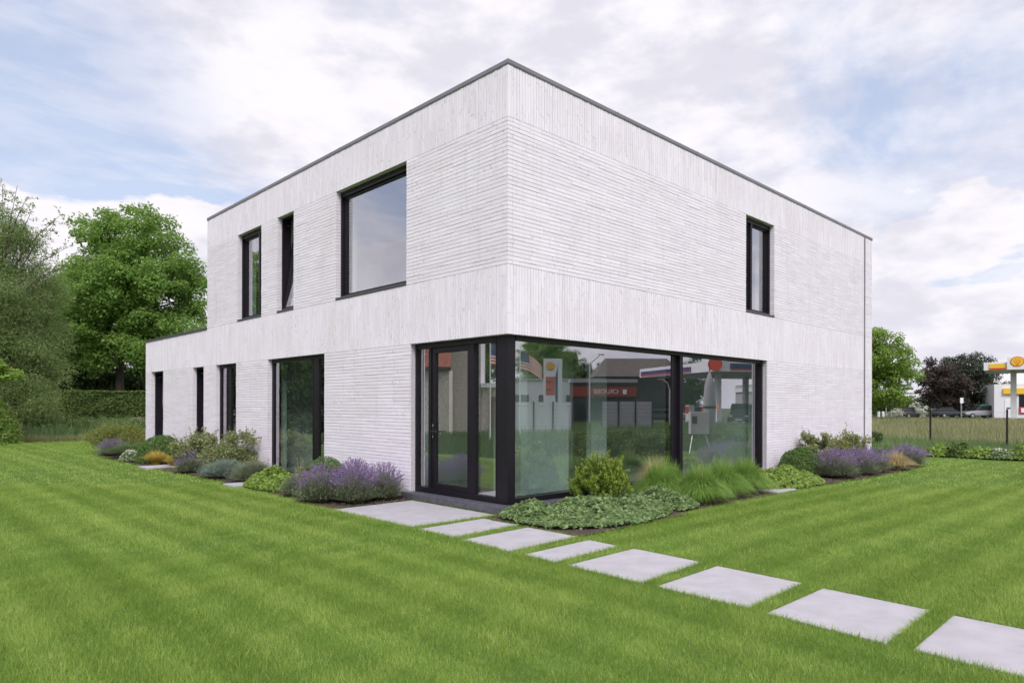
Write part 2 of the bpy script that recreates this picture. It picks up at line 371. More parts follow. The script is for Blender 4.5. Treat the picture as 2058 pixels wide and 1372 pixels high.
def wall_cells(f, d0, d1, ulo, uhi, zlo, zhi, grow=0.0):
    mb = MB(); ops = [(a-grow, b+grow, c-grow, e+grow) for a, b, c, e in OPEN[f]]
    us = sorted({ulo, uhi} | {min(max(v, ulo), uhi) for o in ops for v in o[:2]}); zs = sorted({zlo, zhi} | {min(max(v, zlo), zhi) for o in ops for v in o[2:]})
    for i in range(len(us)-1):
        k = 0
        while k < len(zs)-1:
            um = (us[i]+us[i+1])/2
            free = lambda zz: not any(a < um < b and c < zz < e for a, b, c, e in ops)
            if free((zs[k]+zs[k+1])/2):
                j = k
                while j+1 < len(zs)-1 and free((zs[j+1]+zs[j+2])/2): j += 1
                if us[i+1]-us[i] > 1e-4: fbox(mb, f, us[i], us[i+1], d0, d1, zs[k], zs[j+1])
                k = j+1
            else: k += 1
    return mb
BK = 0.010
mbL = wall_cells('L', BK, 0.30, BK, L1, 0, ZR-0.004, BK)
mbL2 = wall_cells('L', BK, 0.30, L1, L2-BK, 0, ZP-0.004, BK)
mbL.f += [tuple(i+len(mbL.v) for i in q) for q in mbL2.f]; mbL.v += mbL2.v
wallL = mbL.build('wall', 'mortar', house)
wallR = wall_cells('R', BK, 0.296, 0.302, R1-BK, 0, ZR-0.006, BK).build('wall', 'mortar', house)
# blind outer walls behind the two street fronts
mb = MB(); mb.box(R1-0.3, R1-BK-0.001, 0.30, L1, 0, ZR-0.01); mb.box(0.302, R1-0.302, L1-0.3, L1-0.001, 0, ZR-0.012)
mb.box(7.7, 8.0, L1+0.001, L2-0.302, 0, ZP-0.01); mb.box(0.302, 8.0, L2-0.3, L2-BK-0.001, 0, ZP-0.012)
mb.build('wall', 'mortar', house)

# --- bricks, each with its own joints
BR = []   # (facade, u0,u1,d0,d1,z0,z1,tint)
def add_brick(f, u0, u1, z0, z1, depth, j=1):
    if u1-u0 < 0.012 or z1-z0 < 0.012: return
    d0 = random.gauss(0, 0.0011); BR.append((f, u0, u1, d0, depth, z0, z1, min(1, max(0, random.gauss(0.58, 0.27)))))
def free_u(f, zm, ulo, uhi):
    segs = [(ulo, uhi)]
    for a, b, c, e in OPEN[f]:
        if c <= zm <= e:
            ns = []
            for s0, s1 in segs:
                if b <= s0 or a >= s1: ns.append((s0, s1)); continue
                if a > s0: ns.append((s0, a))
                if b < s1: ns.append((b, s1))
            segs = ns
    return segs
def courses(f, ulo, uhi, zlo, zhi, n, corner=False):
    ch = (zhi-zlo)/n
    for i in range(n):
        z0 = zlo+i*ch+0.0036; z1 = zlo+(i+1)*ch-0.0036; zm = (z0+z1)/2
        lo = ulo
        if corner and ((i % 2 == 0) == (f == 'R')): lo = ulo+0.099
        for s0, s1 in free_u(f, zm, lo, uhi):
            u = s0; first = True
            while u < s1-1e-4:
                ln = random.uniform(0.40, 0.52) if not first else random.choice([0.24, 0.49, 0.36, 0.12])*random.uniform(0.95, 1.05)
                e = u+ln
                if s1-e < 0.09: e = s1
                last = e >= s1-1e-4
                edge_lo = first and (s0 > lo+1e-6); edge_hi = last and s1 < uhi-1e-6
                dep = 0.105 if (edge_lo or edge_hi) else (0.095 if (corner and first and lo == ulo) else 0.024)
                dep = 0.20 if (last and s1 >= uhi-1e-6) else dep
                add_brick(f, u+(0.0 if first else 0.0012), e-(0.0 if last else 0.0012), z0, z1, dep); u = e; first = False
def soldiers(f, ulo, uhi, zlo, zhi, w=0.0575, bottom_deep=False):
    n = max(1, round((uhi-ulo)/w)); w = (uhi-ulo)/n
    for i in range(n):
        u0 = ulo+i*w+0.0050; u1 = ulo+(i+1)*w-0.0050
        if i == 0: u0 = ulo
        z = zlo+0.003; first = True
        while z < zhi-0.004:
            ln = random.uniform(0.38, 0.52) if not first else random.uniform(0.10, 0.5)
            e = z+ln
            if zhi-0.003-e < 0.07: e = zhi-0.003
            um = (u0+u1)/2
            deep = first and any(a <= um <= b and abs(e2-zlo) < 0.02 for a, b, c, e2 in OPEN[f])
            add_brick(f, u0, u1, z+(0 if first else 0.0012), e-0.0012, 0.108 if deep else (0.054 if i == 0 else 0.024)); z = e; first = False
courses('L', 0, L1, ZL, ZU, 35, True); courses('R', 0, R1, ZL, ZU, 35, True)
courses('L', 2.332, L2, 0.0, ZS, 43); courses('R', 7.986, R1, 0.0, ZS, 43)
soldiers('L', 0, L2, ZS, ZL-0.036); soldiers('R', 0.056, R1, ZS, ZL)
# top strip of the band below the upper storey (the annex coping runs on at the same height)
BRx = [b for b in BR]; BR[:] = []
for b in BRx:
    if b[0] == 'L' and abs(b[6]-(ZL-0.036-0.005)) < 0.01 and b[1] < L1-0.03:
        b = b[:6]+(ZL-0.004,)+b[7:]
    BR.append(b)
soldiers('L', 0, L1, ZU, ZR); soldiers('R', 0.056, R1, ZU, ZR)
def brick_vf(b, jit=0.0006):
    f, u0, u1, d0, d1, z0, z1, tn = b
    V = np.array([M3(f, u, d, z) for d in (d0, d1) for u, z in ((u0, z0), (u1, z0), (u1, z1), (u0, z1))]) + rng.normal(0, jit, (8, 3))
    F = [(0, 1, 2, 3), (0, 4, 5, 1), (1, 5, 6, 2), (2, 6, 7, 3), (3, 7, 4, 0)]
    if f == 'L': F = [q[::-1] for q in F]
    return V, np.array(F)
def seen_area(b):
    f, u0, u1, d0, d1, z0, z1, _ = b
    c = np.array(M3(f, (u0+u1)/2, 0, (z0+z1)/2)); v = c-CAM; d = np.linalg.norm(v); cosn = abs(v[0] if f == 'L' else v[1])/d
    return (u1-u0)*(z1-z0)*cosn/(v@FW)**2
order = sorted(range(len(BR)), key=lambda i: -seen_area(BR[i])); big = set(order[:300])
for f, wo_ in (('L', wallL), ('R', wallR)):
    Vs, Fs, Ts = [], [], []; n = 0
    for i, b in enumerate(BR):
        if b[0] != f: continue
        V, F = brick_vf(b)
        if i in big:
            c = V.mean(0); me = raw_mesh('brick', V-c, F, np.full(8, b[7])); o = link_mesh('brick', me, 'brick_white', wo_); o.location = c
        else:
            Vs.append(V); Fs.append(F+n); Ts.append(np.full(8, b[7])); n += 8
    me = raw_mesh('brickwork', np.concatenate(Vs), np.concatenate(Fs), np.concatenate(Ts))
    link_mesh('brickwork', me, 'brick_white', wo_, kind='stuff')

# --- coping, roofs, slabs
def coping(x0, x1, y0, y1, z, h=0.062, w=0.32, oh=0.013):
    mb = MB()
    mb.box(x0-oh, x0+w, y0-oh, y1+oh, z, z+h); mb.box(x1-w, x1+oh, y0-oh, y1+oh, z, z+h)
    mb.box(x0+w, x1-w, y0-oh, y0+w, z, z+h); mb.box(x0+w, x1-w, y1-w, y1+oh, z, z+h)
    # drip edge in shadow below
    mb.box(x0-0.008, x0+0.2, y0-0.008, y1+0.008, z-0.014, z-0.001); mb.box(x0+0.2, x1+0.008, y0-0.008, y0+0.2, z-0.014, z-0.001)
    return mb
coping(0, R1, 0, L1, ZR).build('coping', 'coping_grey', house, bevel=0.004)
for k in range(1, 5): MB().box(-0.0150, 0.1, k*2.3, k*2.3+0.05, ZR-0.001, ZR+0.0640).build('coping_joint', 'coping_grey', house)
for k in range(1, 6): MB().box(k*2.5, k*2.5+0.05, -0.0150, 0.1, ZR-0.001, ZR+0.0640).build('coping_joint', 'coping_grey', house)
mb = MB(); oh = 0.022; z = ZP
mb.box(-oh, 0.3, L1+0.001, L2+oh, z, z+0.06); mb.box(0.3, 8.02, L2-0.3, L2+oh, z, z+0.06); mb.box(7.72, 8.02, L1+0.001, L2-0.3, z, z+0.06)
mb.build('coping', 'sill_grey', house, bevel=0.004)
MB().box(0.3, R1-0.3, 0.3, L1-0.3, ZR-0.25, ZR-0.08).build('roof', 'roof_felt', house)
MB().box(0.3, 7.7, L1+0.001, L2-0.3, ZP-0.2, ZP-0.06).build('roof', 'roof_felt', house)
MB().box(0.302, R1-0.302, 0.302, L1-0.302, 2.78, 3.3).build('floor_slab', 'plaster', house)
MB().box(0.12, 0.301, 0.12, L1-0.302, ZS+0.005, ZL-0.05).build('lintel', 'mortar', house)
MB().box(0.302, R1-0.302, 0.12, 0.30, ZS+0.005, ZL-0.05).build('lintel', 'mortar', house)
# ground floor of large square tiles
fl = MB().box(0.13, R1-0.31, 0.13, L1-0.31, 0.0, 0.084).build('floor', 'mortar', house)
TS = 1.2
tile_me = bpy.data.meshes.new('tile'); tb = MB().box(-TS/2+0.006, TS/2-0.006, -TS/2+0.006, TS/2-0.006, 0, 0.012)
tile_me.from_pydata(tb.v, [], tb.f); tile_me.materials.append(MATS['floor_tile'])
for i in range(8):
    for j in range(8):
        o = bpy.data.objects.new('tile', tile_me); COL.objects.link(o); o.parent = fl; o.location = (0.14+TS*(i+.5), 0.14+TS*(j+.5), 0.085)
MB().box(0.31, 7.69, L1+0.01, L2-0.31, 0.0, 0.09).build('floor', 'floor_tile', house)
# inner lining with plastered reveals, partitions
wall_cells('L', 0.302, 0.46, 0.302, L1-0.31, 0.1, ZR-0.26, 0.02).build('inner_wall', 'plaster', house)
wall_cells('L', 0.302, 0.46, L1+0.01, L2-0.31, 0.1, ZP-0.21, 0.02).build('inner_wall', 'plaster', house)
mbi = wall_cells('R', 0.302, 0.46, 0.462, R1-0.31, 0.1, ZR-0.26, 0.02); mbi.build('inner_wall', 'plaster', house)
for nm, bx in (('partition', (0.9, 2.62, 1.15, 1.27, 0.1, 2.77)), ('partition', (3.32, 3.78, 1.2, 1.32, 0.1, 2.77)), ('partition', (8.1, 8.22, 0.47, 6.5, 0.1, 2.77)),
               ('partition', (0.47, 5.0, 3.1, 3.22, 0.1, 2.77)), ('partition', (0.47, 6.0, 8.3, 8.42, 0.1, 2.77)), ('column', (0.72, 0.86, 0.46, 0.60, 0.1, 2.77)),
               ('partition', (0.47, 6.0, 5.5, 5.62, 3.31, 6.07)), ('partition', (0.47, 6.0, 7.6, 7.72, 3.31, 6.07)), ('partition', (5.0, 5.12, 0.47, 5.4, 3.31, 6.07))):
    MB().box(*bx).build(nm, 'plaster', house)
MB().box(13.975, 14.01, -0.026, -0.004, 0.06, ZR-0.02).build('downpipe', 'coping_grey', house)
# threshold stones round the glazed corner
mb = MB(); mb.box(-0.12, 0.098, -0.12, 2.42, 0.0, 0.098); mb.build('threshold', 'blue_stone', house, bevel=0.006)
mb = MB(); mb.box(0.10, 8.0, -0.12, 0.098, 0.0, 0.096); mb.build('threshold', 'blue_stone', house, bevel=0.006)

# --- windows
def ring(mb, f, u0, u1, z0, z1, w, d0, d1, top=None, bot=None):
    top = top or w; bot = bot or w
    fbox(mb, f, u0, u0+w, d0, d1, z0, z1); fbox(mb, f, u1-w, u1, d0, d1, z0, z1)
    fbox(mb, f, u0+w, u1-w, d0, d1, z1-top, z1); fbox(mb, f, u0+w, u1-w, d0, d1, z0, z0+bot); return mb
def pane(parent, f, u0, u1, z0, z1, d): return MB().quad(M3(f, u0, d, z0), M3(f, u1, d, z0), M3(f, u1, d, z1), M3(f, u0, d, z1)).build('pane', 'window_glass', parent)
def window(f, u0, u1, z0, z1, gd, mull=(), sill=False, screen=0.0, d0=0.10, w=0.045):
    zb = z0+(0.045 if sill else 0.0)
    mb = ring(MB(), f, u0+0.002, u1-0.002, zb, z1-0.002, w, d0, 0.297)
    for a, b in mull: fbox(mb, f, a, b, d0+0.01, 0.296, zb+w, z1-w)
    fr = mb.build('window', 'frame_dark', house, bevel=0.003)
    if screen: fbox(MB(), f, u0+w, u1-w, d0+0.008, gd-0.01, z1-w-screen, z1-w-0.002).build('screen_box', 'frame_dark', fr)
    if sill: fbox(MB(), f, u0-0.0, u1+0.0, -0.014, 0.25, z0+0.004, z0+0.043).build('sill', 'sill_grey', fr, bevel=0.004)
    edges = [u0+w] + [v for ab in mull for v in ab] + [u1-w]
    for k in range(0, len(edges), 2):
        a, b = edges[k], edges[k+1]
        sash = ring(MB(), f, a+0.001, b-0.001, zb+w, z1-w-screen-0.001, 0.035, gd-0.03, gd+0.03).build('sash', 'frame_dark', fr)
        pane(fr, f, a+0.03, b-0.03, zb+w+0.03, z1-w-screen-0.03, gd)
    return fr
def tilt_window(f, u0, u1, z0, z1, ang, sill=False, screen=0.0):
    zb = z0+(0.045 if sill else 0.0); w = 0.035
    fr = ring(MB(), f, u0+0.002, u1-0.002, zb, z1-0.002, w, 0.10, 0.297).build('window', 'frame_dark', house, bevel=0.003)
    if sill: fbox(MB(), f, u0, u1, -0.014, 0.25, z0+0.004, z0+0.043).build('sill', 'sill_grey', fr, bevel=0.004)
    h = z1-w-zb-w; a, b = u0+w, u1-w; s = 0.045
    def rot(u, d, z): return M3(f, u, 0.112+d*math.cos(ang)+z*math.sin(ang), zb+w+z*math.cos(ang)-d*math.sin(ang))
    def rbox(mb, ua, ub, da, db, za, zc):
        i = len(mb.v)
        for d, z in ((da, za), (da, zc), (db, zc), (db, za)): mb.v += [rot(ua, d, z), rot(ub, d, z)]
        for q in ((0, 1, 3, 2), (2, 3, 5, 4), (4, 5, 7, 6), (6, 7, 1, 0), (0, 2, 4, 6), (1, 7, 5, 3)): mb.f.append(tuple(i+k for k in q))
        return mb
    mb = MB(); rbox(mb, a, a+s, 0, 0.07, 0, h); rbox(mb, b-s, b, 0, 0.07, 0, h); rbox(mb, a+s, b-s, 0, 0.07, 0, s); rbox(mb, a+s, b-s, 0, 0.07, h-s, h)
    mb.build('sash', 'frame_dark', fr); MB().quad(rot(a+s, .02, s), rot(b-s, .02, s), rot(b-s, .02, h-s), rot(a+s, .02, h-s)).build('pane', 'window_glass', fr)
    # hinge stay
    fbox(MB(), f, b-0.03, b-0.015, 0.2, 0.32, z1-w-0.12, z1-w-0.1).build('stay', 'steel', fr)
    return fr
window('L', 2.45, 4.7645, ZL, ZU, 0.18, sill=True, screen=0.05)
tilt_window('L', 6.5157, 7.2793, ZL, ZU, math.radians(8.0), sill=True)
window('L', 8.094, 9.42, ZL, ZU, 0.18, mull=((8.42, 8.49),), sill=True, screen=0.05)
window('L', 5.20, 7.7535, 0.02, ZS, 0.135, mull=((5.66, 5.84),))
window('L', 9.503, 10.789, 0.02, ZS, 0.135, mull=((10.10, 10.26),))
tilt_window('L', 11.636, 12.44, 0.02, ZS, math.radians(8.0)); tilt_window('L', 14.92, 16.047, 0.02, ZS, math.radians(8.0))
window('R', 6.994, 8.326, ZL, ZU, 0.18, mull=((7.42, 7.49),), sill=True, screen=0.05)
# glazed corner: post, door side and the two large panes
cz0, cz1 = 0.098, ZS
post = MB().box(0.11, 0.265, 0.11, 0.345, cz0, cz1-0.002).build('corner_post', 'frame_dark', house, bevel=0.003)
MB().box(0.106, 0.26, 0.345, 0.36, cz0, cz1-0.004).build('cover_strip', 'frame_dark', post)
mb = MB(); f = 'L'
fbox(mb, f, 2.295, 2.330, 0.10, 0.24, cz0, cz1-0.002); fbox(mb, f, 0.361, 2.295, 0.102, 0.24, cz1-0.085, cz1-0.003); fbox(mb, f, 0.361, 2.295, 0.102, 0.24, cz0, cz0+0.085)
fbox(mb, f, 1.90, 1.965, 0.098, 0.24, cz0+0.085, cz1-0.085); fbox(mb, f, 0.84, 0.92, 0.098, 0.24, cz0+0.085, cz1-0.085)
dfr = mb.build('window', 'frame_dark', house, bevel=0.003)
pane(dfr, f, 1.965, 2.295, cz0+0.085, cz1-0.085, 0.15); pane(dfr, f, 0.361, 0.84, cz0+0.085, cz1-0.085, 0.15)
door = ring(MB(), f, 0.925, 1.895, cz0+0.088, cz1-0.088, 0.085, 0.118, 0.185).build('door', 'frame_dark', house, bevel=0.003)
pane(door, f, 1.01, 1.81, cz0+0.17, cz1-0.17, 0.15)
mb = MB(); fbox(mb, f, 1.825, 1.86, 0.098, 0.117, 0.98, 1.25); mb.build('lock_plate', 'black_paint', door)
mb = MB(); mb.tube([(0.117, 1.842, 1.10), (0.06, 1.842, 1.10), (0.055, 1.83, 1.10), (0.055, 1.70, 1.10)], 0.011, 8); mb.build('handle', 'black_paint', door, smooth=True)
mb = MB()
for zz in (1.02, 1.2): mb.tube([(0.115, 1.842, zz-0.001), (0.09, 1.842, zz)], 0.013, 8)
mb.build('lock', 'steel', door)
f = 'R'; mb = MB()
fbox(mb, f, 0.266, 7.984, 0.10, 0.298, cz1-0.06, cz1-0.003); fbox(mb, f, 0.266, 7.984, 0.12, 0.298, cz0, cz0+0.075)
fbox(mb, f, 7.925, 7.984, 0.102, 0.297, cz0+0.075, cz1-0.075); fbox(mb, f, 4.60, 4.70, 0.098, 0.30, cz0+0.075, cz1-0.06); fbox(mb, f, 4.42, 4.60, 0.165, 0.30, cz0+0.075, cz1-0.06)
cw = mb.build('window', 'frame_dark', house, bevel=0.003)
pane(cw, f, 0.266, 4.42, cz0+0.075, cz1-0.06, 0.18); pane(cw, f, 4.70, 7.925, cz0+0.075, cz1-0.06, 0.18)

# ------------------------------------------------------------------ ground, lawn, paving, beds
g = MB(); g.quad((-400, -400, -0.03), (400, -400, -0.03), (400, 400, -0.03), (-400, 400, -0.03)); tag(g.build('ground', 'ground_green'), kind='structure')
STONES = [[(-1.55, 2.08), (-1.55, 0.13), (-0.13, 0.10), (-0.13, 2.10)], [(-1.57, -0.04), (-1.57, -0.76), (-0.46, -0.70), (-0.45, -0.01)],
          [(-1.61, -0.93), (-1.64, -1.77), (-0.51, -1.73), (-0.49, -0.90)], [(-1.64, -1.97), (-1.66, -2.43), (-0.58, -2.38), (-0.55, -1.94)],
          [(-1.66, -2.59), (-1.69, -3.46), (-0.61, -3.42), (-0.57, -2.58)], [(-1.68, -3.61), (-1.71, -4.46), (-0.69, -4.43), (-0.64, -3.60)],
          [(-1.74, -4.61), (-1.79, -5.44), (-0.76, -5.43), (-0.71, -4.62)], [(-1.78, -5.59), (-1.83, -6.42), (-0.82, -6.42), (-0.77, -5.58)]]
SL = ['large pale grey paving slab at the foot of the glazed door', 'pale stepping stone next to the door slab, beside the crinkled ground cover', 'pale stepping stone at the corner of the planting bed',
      'narrow pale stepping stone, third in the lawn path from the house', 'square pale stepping stone just after the narrow one', 'square pale stepping stone, fifth in the path from the house',
      'large pale stepping stone second from the right edge', 'pale stepping stone cut off by the right edge of the picture']
for q, lb in zip(STONES, SL):
    cx = sum(p[0] for p in q)/4; cy = sum(p[1] for p in q)/4
    o = MB().prism([(x, y, -0.06) for x, y in q], (0, 0, 0.048)).build('stepping_stone', 'paver', bevel=0.004)
    ta, tb_ = rng.normal(0, 0.004, 2)   # each slab has settled a little differently
    for v in o.data.vertices: v.co.z += ta*(v.co.x-cx)+tb_*(v.co.y-cy)
    tag(o, lb, 'paving slab', 'paving slabs of the garden path')
for q, lb in (([(-1.62, 10.75), (-1.62, 11.4), (-0.9, 11.4), (-0.9, 10.75)], 'small pale slab in front of the golden grass'), ([(-1.55, 5.75), (-1.55, 6.25), (-0.85, 6.25), (-0.85, 5.75)], 'small pale slab beside the bright lime ground cover'),
              ([(5.0, -1.62), (5.75, -1.62), (5.75, -1.1), (5.0, -1.1)], 'small pale slab between fountain grass and lime ground cover')):
    o = MB().prism([(x, y, -0.035) for x, y in q], (0, 0, 0.055)).build('stepping_stone', 'paver', bevel=0.004); tag(o, lb, 'paving slab', 'small slabs in the beds')

BEDS = [[(0.0, 2.12), (-1.55, 2.12), (-1.40, 3.5), (-1.34, 4.4), (-1.30, 6.0), (-1.30, 8.2), (-1.32, 10.3), (-1.42, 12.9), (-1.25, 17.2), (-0.85, 18.6), (0.6, 19.6), (1.2, 17.0), (0.0, 16.7)],
        [(0.0, 0.0), (-0.13, -0.02), (-0.40, -0.02), (-0.46, -0.9), (-0.48, -1.74), (0.77, -1.74), (2.36, -1.58), (5.0, -1.52), (7.9, -1.58), (9.8, -1.75), (12.8, -1.72), (14.1, -1.0), (16.5, 0.4), (17.6, 2.4), (14.7, 2.4), (14.62, 0.0)]]
def inpoly(x, y, poly):
    r = np.zeros(x.shape, bool); j = len(poly)-1
    for i in range(len(poly)):
        xi, yi = poly[i]; xj, yj = poly[j]
        c = ((yi > y) != (yj > y)) & (x < (xj-xi)*(y-yi)/((yj-yi)+1e-12)+xi); r ^= c; j = i
    return r
def ground_sheet(name, poly, z, amp, mat, step=0.12):
    xs = [p[0] for p in poly]; ys = [p[1] for p in poly]
    gx = np.arange(min(xs), max(xs)+step, step); gy = np.arange(min(ys), max(ys)+step, step)
    X, Y = np.meshgrid(gx, gy, indexing='ij'); Z = z + amp*fnoise(X, Y, 5.0) + amp*0.5*rng.normal(size=X.shape)
    ins = inpoly(X, Y, poly); idx = np.arange(X.size).reshape(X.shape)
    ok = ins[:-1, :-1] | ins[1:, 1:] | ins[1:, :-1] | ins[:-1, 1:]
    F = np.stack([idx[:-1, :-1][ok], idx[1:, :-1][ok], idx[1:, 1:][ok], idx[:-1, 1:][ok]], 1)
    return link_mesh(name, raw_mesh(name, np.stack([X, Y, Z], -1).reshape(-1, 3), F, smooth=True), mat)
for k, b in enumerate(BEDS):
    tag(ground_sheet('planting_bed', b, -0.008, 0.008, 'soil'), kind='structure')
    xs = [p[0] for p in b]; ys = [p[1] for p in b]; n = 9000
    x = rng.uniform(min(xs), max(xs), n); y = rng.uniform(min(ys), max(ys), n); ok = inpoly(x, y, b); x, y = x[ok], y[ok]; n = len(x)
    P = np.stack([x, y, rng.uniform(0.0, 0.02, n)], 1)
    o = link_mesh('bark_mulch', leaf_mesh('bark_mulch', P, np.array([0, 0, 1.0])+0.6*rng.normal(size=(n, 3)), rng.uniform(0.02, 0.05, n), 0.5, 0.1), 'bark_chip'); tag(o, 'brown bark mulch in the planting bed', 'mulch', kind='stuff')

simple('lawn_soil', (0.11, 0.19, 0.032), 0.95, noise=0.25, nscale=2.0, bump=0.5, bscale=90)
ls = MB(); ls.quad((-34, -34, -0.026), (17.0, -34, -0.026), (17.0, 26.8, -0.026), (-34, 26.8, -0.026)); tag(ls.build('lawn_ground', 'lawn_soil'), kind='structure')
# lawn: blades thin out and widen with distance, lean with the mower's stripes
def lawn_blades(n, dmin, dmax, hw, w, hgt, seg):
    u = rng.uniform(0, 1, n); d = np.sqrt(dmin**2+u*(dmax**2-dmin**2)); s = rng.uniform(-hw, hw+0.2, n)*d
    x = CAM[0]+FW[0]*d+RT0[0]*s; y = CAM[1]+FW[1]*d+RT0[1]*s
    ok = ~((x > -0.02) & (y > -0.02) & (x < 15) & (y < 17)) & (x < 16.9+0.12*fnoise(x, y, 2)) & (y < 26.7+0.25*fnoise(x, y, 1.5))
    for b in BEDS: ok &= ~inpoly(x, y, b)
    for q in STONES: ok &= ~inpoly(x, y, q)
    x, y, d = x[ok], y[ok], d[ok]; n = len(x)
    # height: tufts, trimmed along the stones
    t1 = fnoise(x, y, 1.1); t2 = fnoise(x, y, 4.5); t3 = fnoise(x+31, y-17, 0.45)
    h = hgt*(1+0.18*t2+0.12*t1)*rng.uniform(0.55, 1.25, n)
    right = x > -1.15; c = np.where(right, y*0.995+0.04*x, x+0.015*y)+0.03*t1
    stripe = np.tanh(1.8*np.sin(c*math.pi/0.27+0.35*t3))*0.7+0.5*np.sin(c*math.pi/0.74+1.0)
    a = np.where(right, 0.0, math.pi/2)+0.35*t1+0.35*t2
    Ld = np.stack([np.cos(a), np.sin(a), np.zeros(n)], 1)*(0.1+stripe*0.55)[:, None]
    ra = rng.uniform(0, 6.28, n); Dr = np.stack([np.cos(ra), np.sin(ra), np.zeros(n)], 1)
    D = unit(Ld+Dr*1.0); bend = rng.uniform(0.15, 0.95, n)
    tint = np.clip(0.47+0.08*t1+0.12*t2+0.08*t3+0.13*fnoise(x-7, y+3, 9.0)+rng.normal(0, 0.27, n)+0.4*(rng.uniform(size=n) < 0.08)+0.10*stripe, 0, 1)  # light and dark of the mower's stripes is also painted into blade colour
    P = np.stack([x, y, np.full(n, -0.03)], 1)
    return blades_mesh('lawn', P, D, h, w*rng.uniform(0.7, 1.3, n), bend, seg, tint)
tag(link_mesh('lawn', lawn_blades(620000, 3.3, 7.0, 0.86, 0.0038, 0.040, 1), 'lawn_leaf'), 'short mown green lawn grass in the foreground', 'grass', kind='stuff')
tag(link_mesh('lawn', lawn_blades(720000, 7.0, 13.0, 0.86, 0.0056, 0.042, 1), 'lawn_leaf'), 'short mown lawn grass along the house and path', 'grass', kind='stuff')
tag(link_mesh('lawn', lawn_blades(560000, 13.0, 34.0, 0.86, 0.016, 0.046, 1), 'lawn_leaf'), 'mown lawn grass stretching back beside the house', 'grass', kind='stuff')

Pf, Df = [], []
for q in STONES:
    c = np.mean(np.array(q), 0)
    for k in range(4):
        a = np.array(q[k]); b = np.array(q[(k+1) % 4]); n = int(np.linalg.norm(b-a)*260); t_ = rng.uniform(0, 1, n)[:, None]; p = a+(b-a)*t_
        nn = np.array([b[1]-a[1], a[0]-b[0]]); nn = nn/np.linalg.norm(nn); nn = nn if nn@(c-a) > 0 else -nn
        if k == 3 and q is STONES[0]: continue
        p = p-nn*np.abs(rng.normal(0.004, 0.014, n))[:, None]; Pf.append(np.column_stack([p, np.full(n, -0.03)])); Df.append(unit(np.column_stack([np.tile(nn, (n, 1))+0.9*rng.normal(size=(n, 2)), np.zeros(n)])))
Pf = np.concatenate(Pf); Df = np.concatenate(Df); n = len(Pf)
tag(link_mesh('lawn', blades_mesh('lawn', Pf, Df, rng.uniform(0.03, 0.062, n), rng.uniform(0.003, 0.006, n), rng.uniform(0.3, 1.1, n), 2, np.clip(rng.normal(0.5, .25, n), 0, 1)), 'lawn_leaf'), 'grass blades hanging over the edges of the stepping stones', 'grass', kind='stuff')

# ------------------------------------------------------------------ plants
def dome_pts(n, r, h, lo=0.0, fill=0.25, rough=0.08):
    d = rsph(n); d[:, 2] = np.abs(d[:, 2])*(1-lo)+lo*rng.uniform(-0.2, 1, n); d = unit(d)
    k = 1-fill*rng.uniform(0, 1, n)**2 + rough*fnoise(d[:, 0]*3+d[:, 2], d[:, 1]*3-d[:, 2], 2.2)
    return d*k[:, None]*np.array([r, r, h]), unit(d/np.array([r, r, h]))
def box_ball(label, x, y, r, h, mat='box_leaf', n=7000, size=0.032, name='box_shrub', group=None):
    t = T(name, label, 'shrub', (x, y, 0), group)
    P, Nn = dome_pts(n, r, h*0.97, fill=0.16, rough=0.05); P[:, 2] += 0.02
    link_mesh('foliage', leaf_mesh('foliage', P, Nn+0.65*rng.normal(size=(n, 3)), rng.uniform(0.6, 1.2, n)*size, 0.62), mat, t)
    mb = MB(); k = 10
    mb.tube([(0, 0, 0), (0, 0, h*0.35), (0, 0, h*0.65), (0, 0, h*0.8)], [r*0.72, r*0.75, r*0.5, r*0.1], 12); mb.build('stem', 'bark', t, local=True)
    return t
def mound(label, x, y, rx, ry, h, mat, n, size, name='ground_cover', cat='plant', rot=0.0, rounded=0.9, spread=0.5, flowers=None, group=None):
    t = T(name, label, cat, (x, y, 0), group); t.rotation_euler = (0, 0, rot)
    a = rng.uniform(0, 6.28, n); q = np.sqrt(rng.uniform(0, 1, n)); X = q*np.cos(a)*rx; Y = q*np.sin(a)*ry
    top = h*(1-q**3.0)*(0.80+0.28*fnoise(X+x, Y+y, 6.0)+0.2*fnoise(X-x, Y+y, 15.0)) + 0.03
    Z = top*np.clip(1-rng.exponential(0.14, n), 0.1, 1)
    Nn = np.stack([X/rx*q*spread, Y/ry*q*spread, np.ones(n)], 1)+0.5*rng.normal(size=(n, 3))
    link_mesh('foliage', leaf_mesh('foliage', np.stack([X, Y, Z], 1), Nn, rng.uniform(0.6, 1.3, n)*size, rounded, 0.2), mat, t)
    m2 = n//60; i = rng.integers(0, n, m2)
    mb = MB()
    for j in i[:90]: mb.tube([(X[j]*0.9, Y[j]*0.9, 0), (X[j], Y[j], Z[j])], 0.003, 4, cap=False)
    mb.build('stem', 'twig', t, local=True)
    if flowers:
        k = rng.integers(0, n, flowers[1]); Pf = np.stack([X[k], Y[k], top[k]+rng.uniform(0, 0.03, len(k))], 1)
        link_mesh('flower', leaf_mesh('flower', Pf, np.array([0, 0, 1.0])+0.4*rng.normal(size=(len(k), 3)), rng.uniform(0.7, 1.2, len(k))*flowers[2], 0.9, 0.05), flowers[0], t, kind='stuff')
    return t
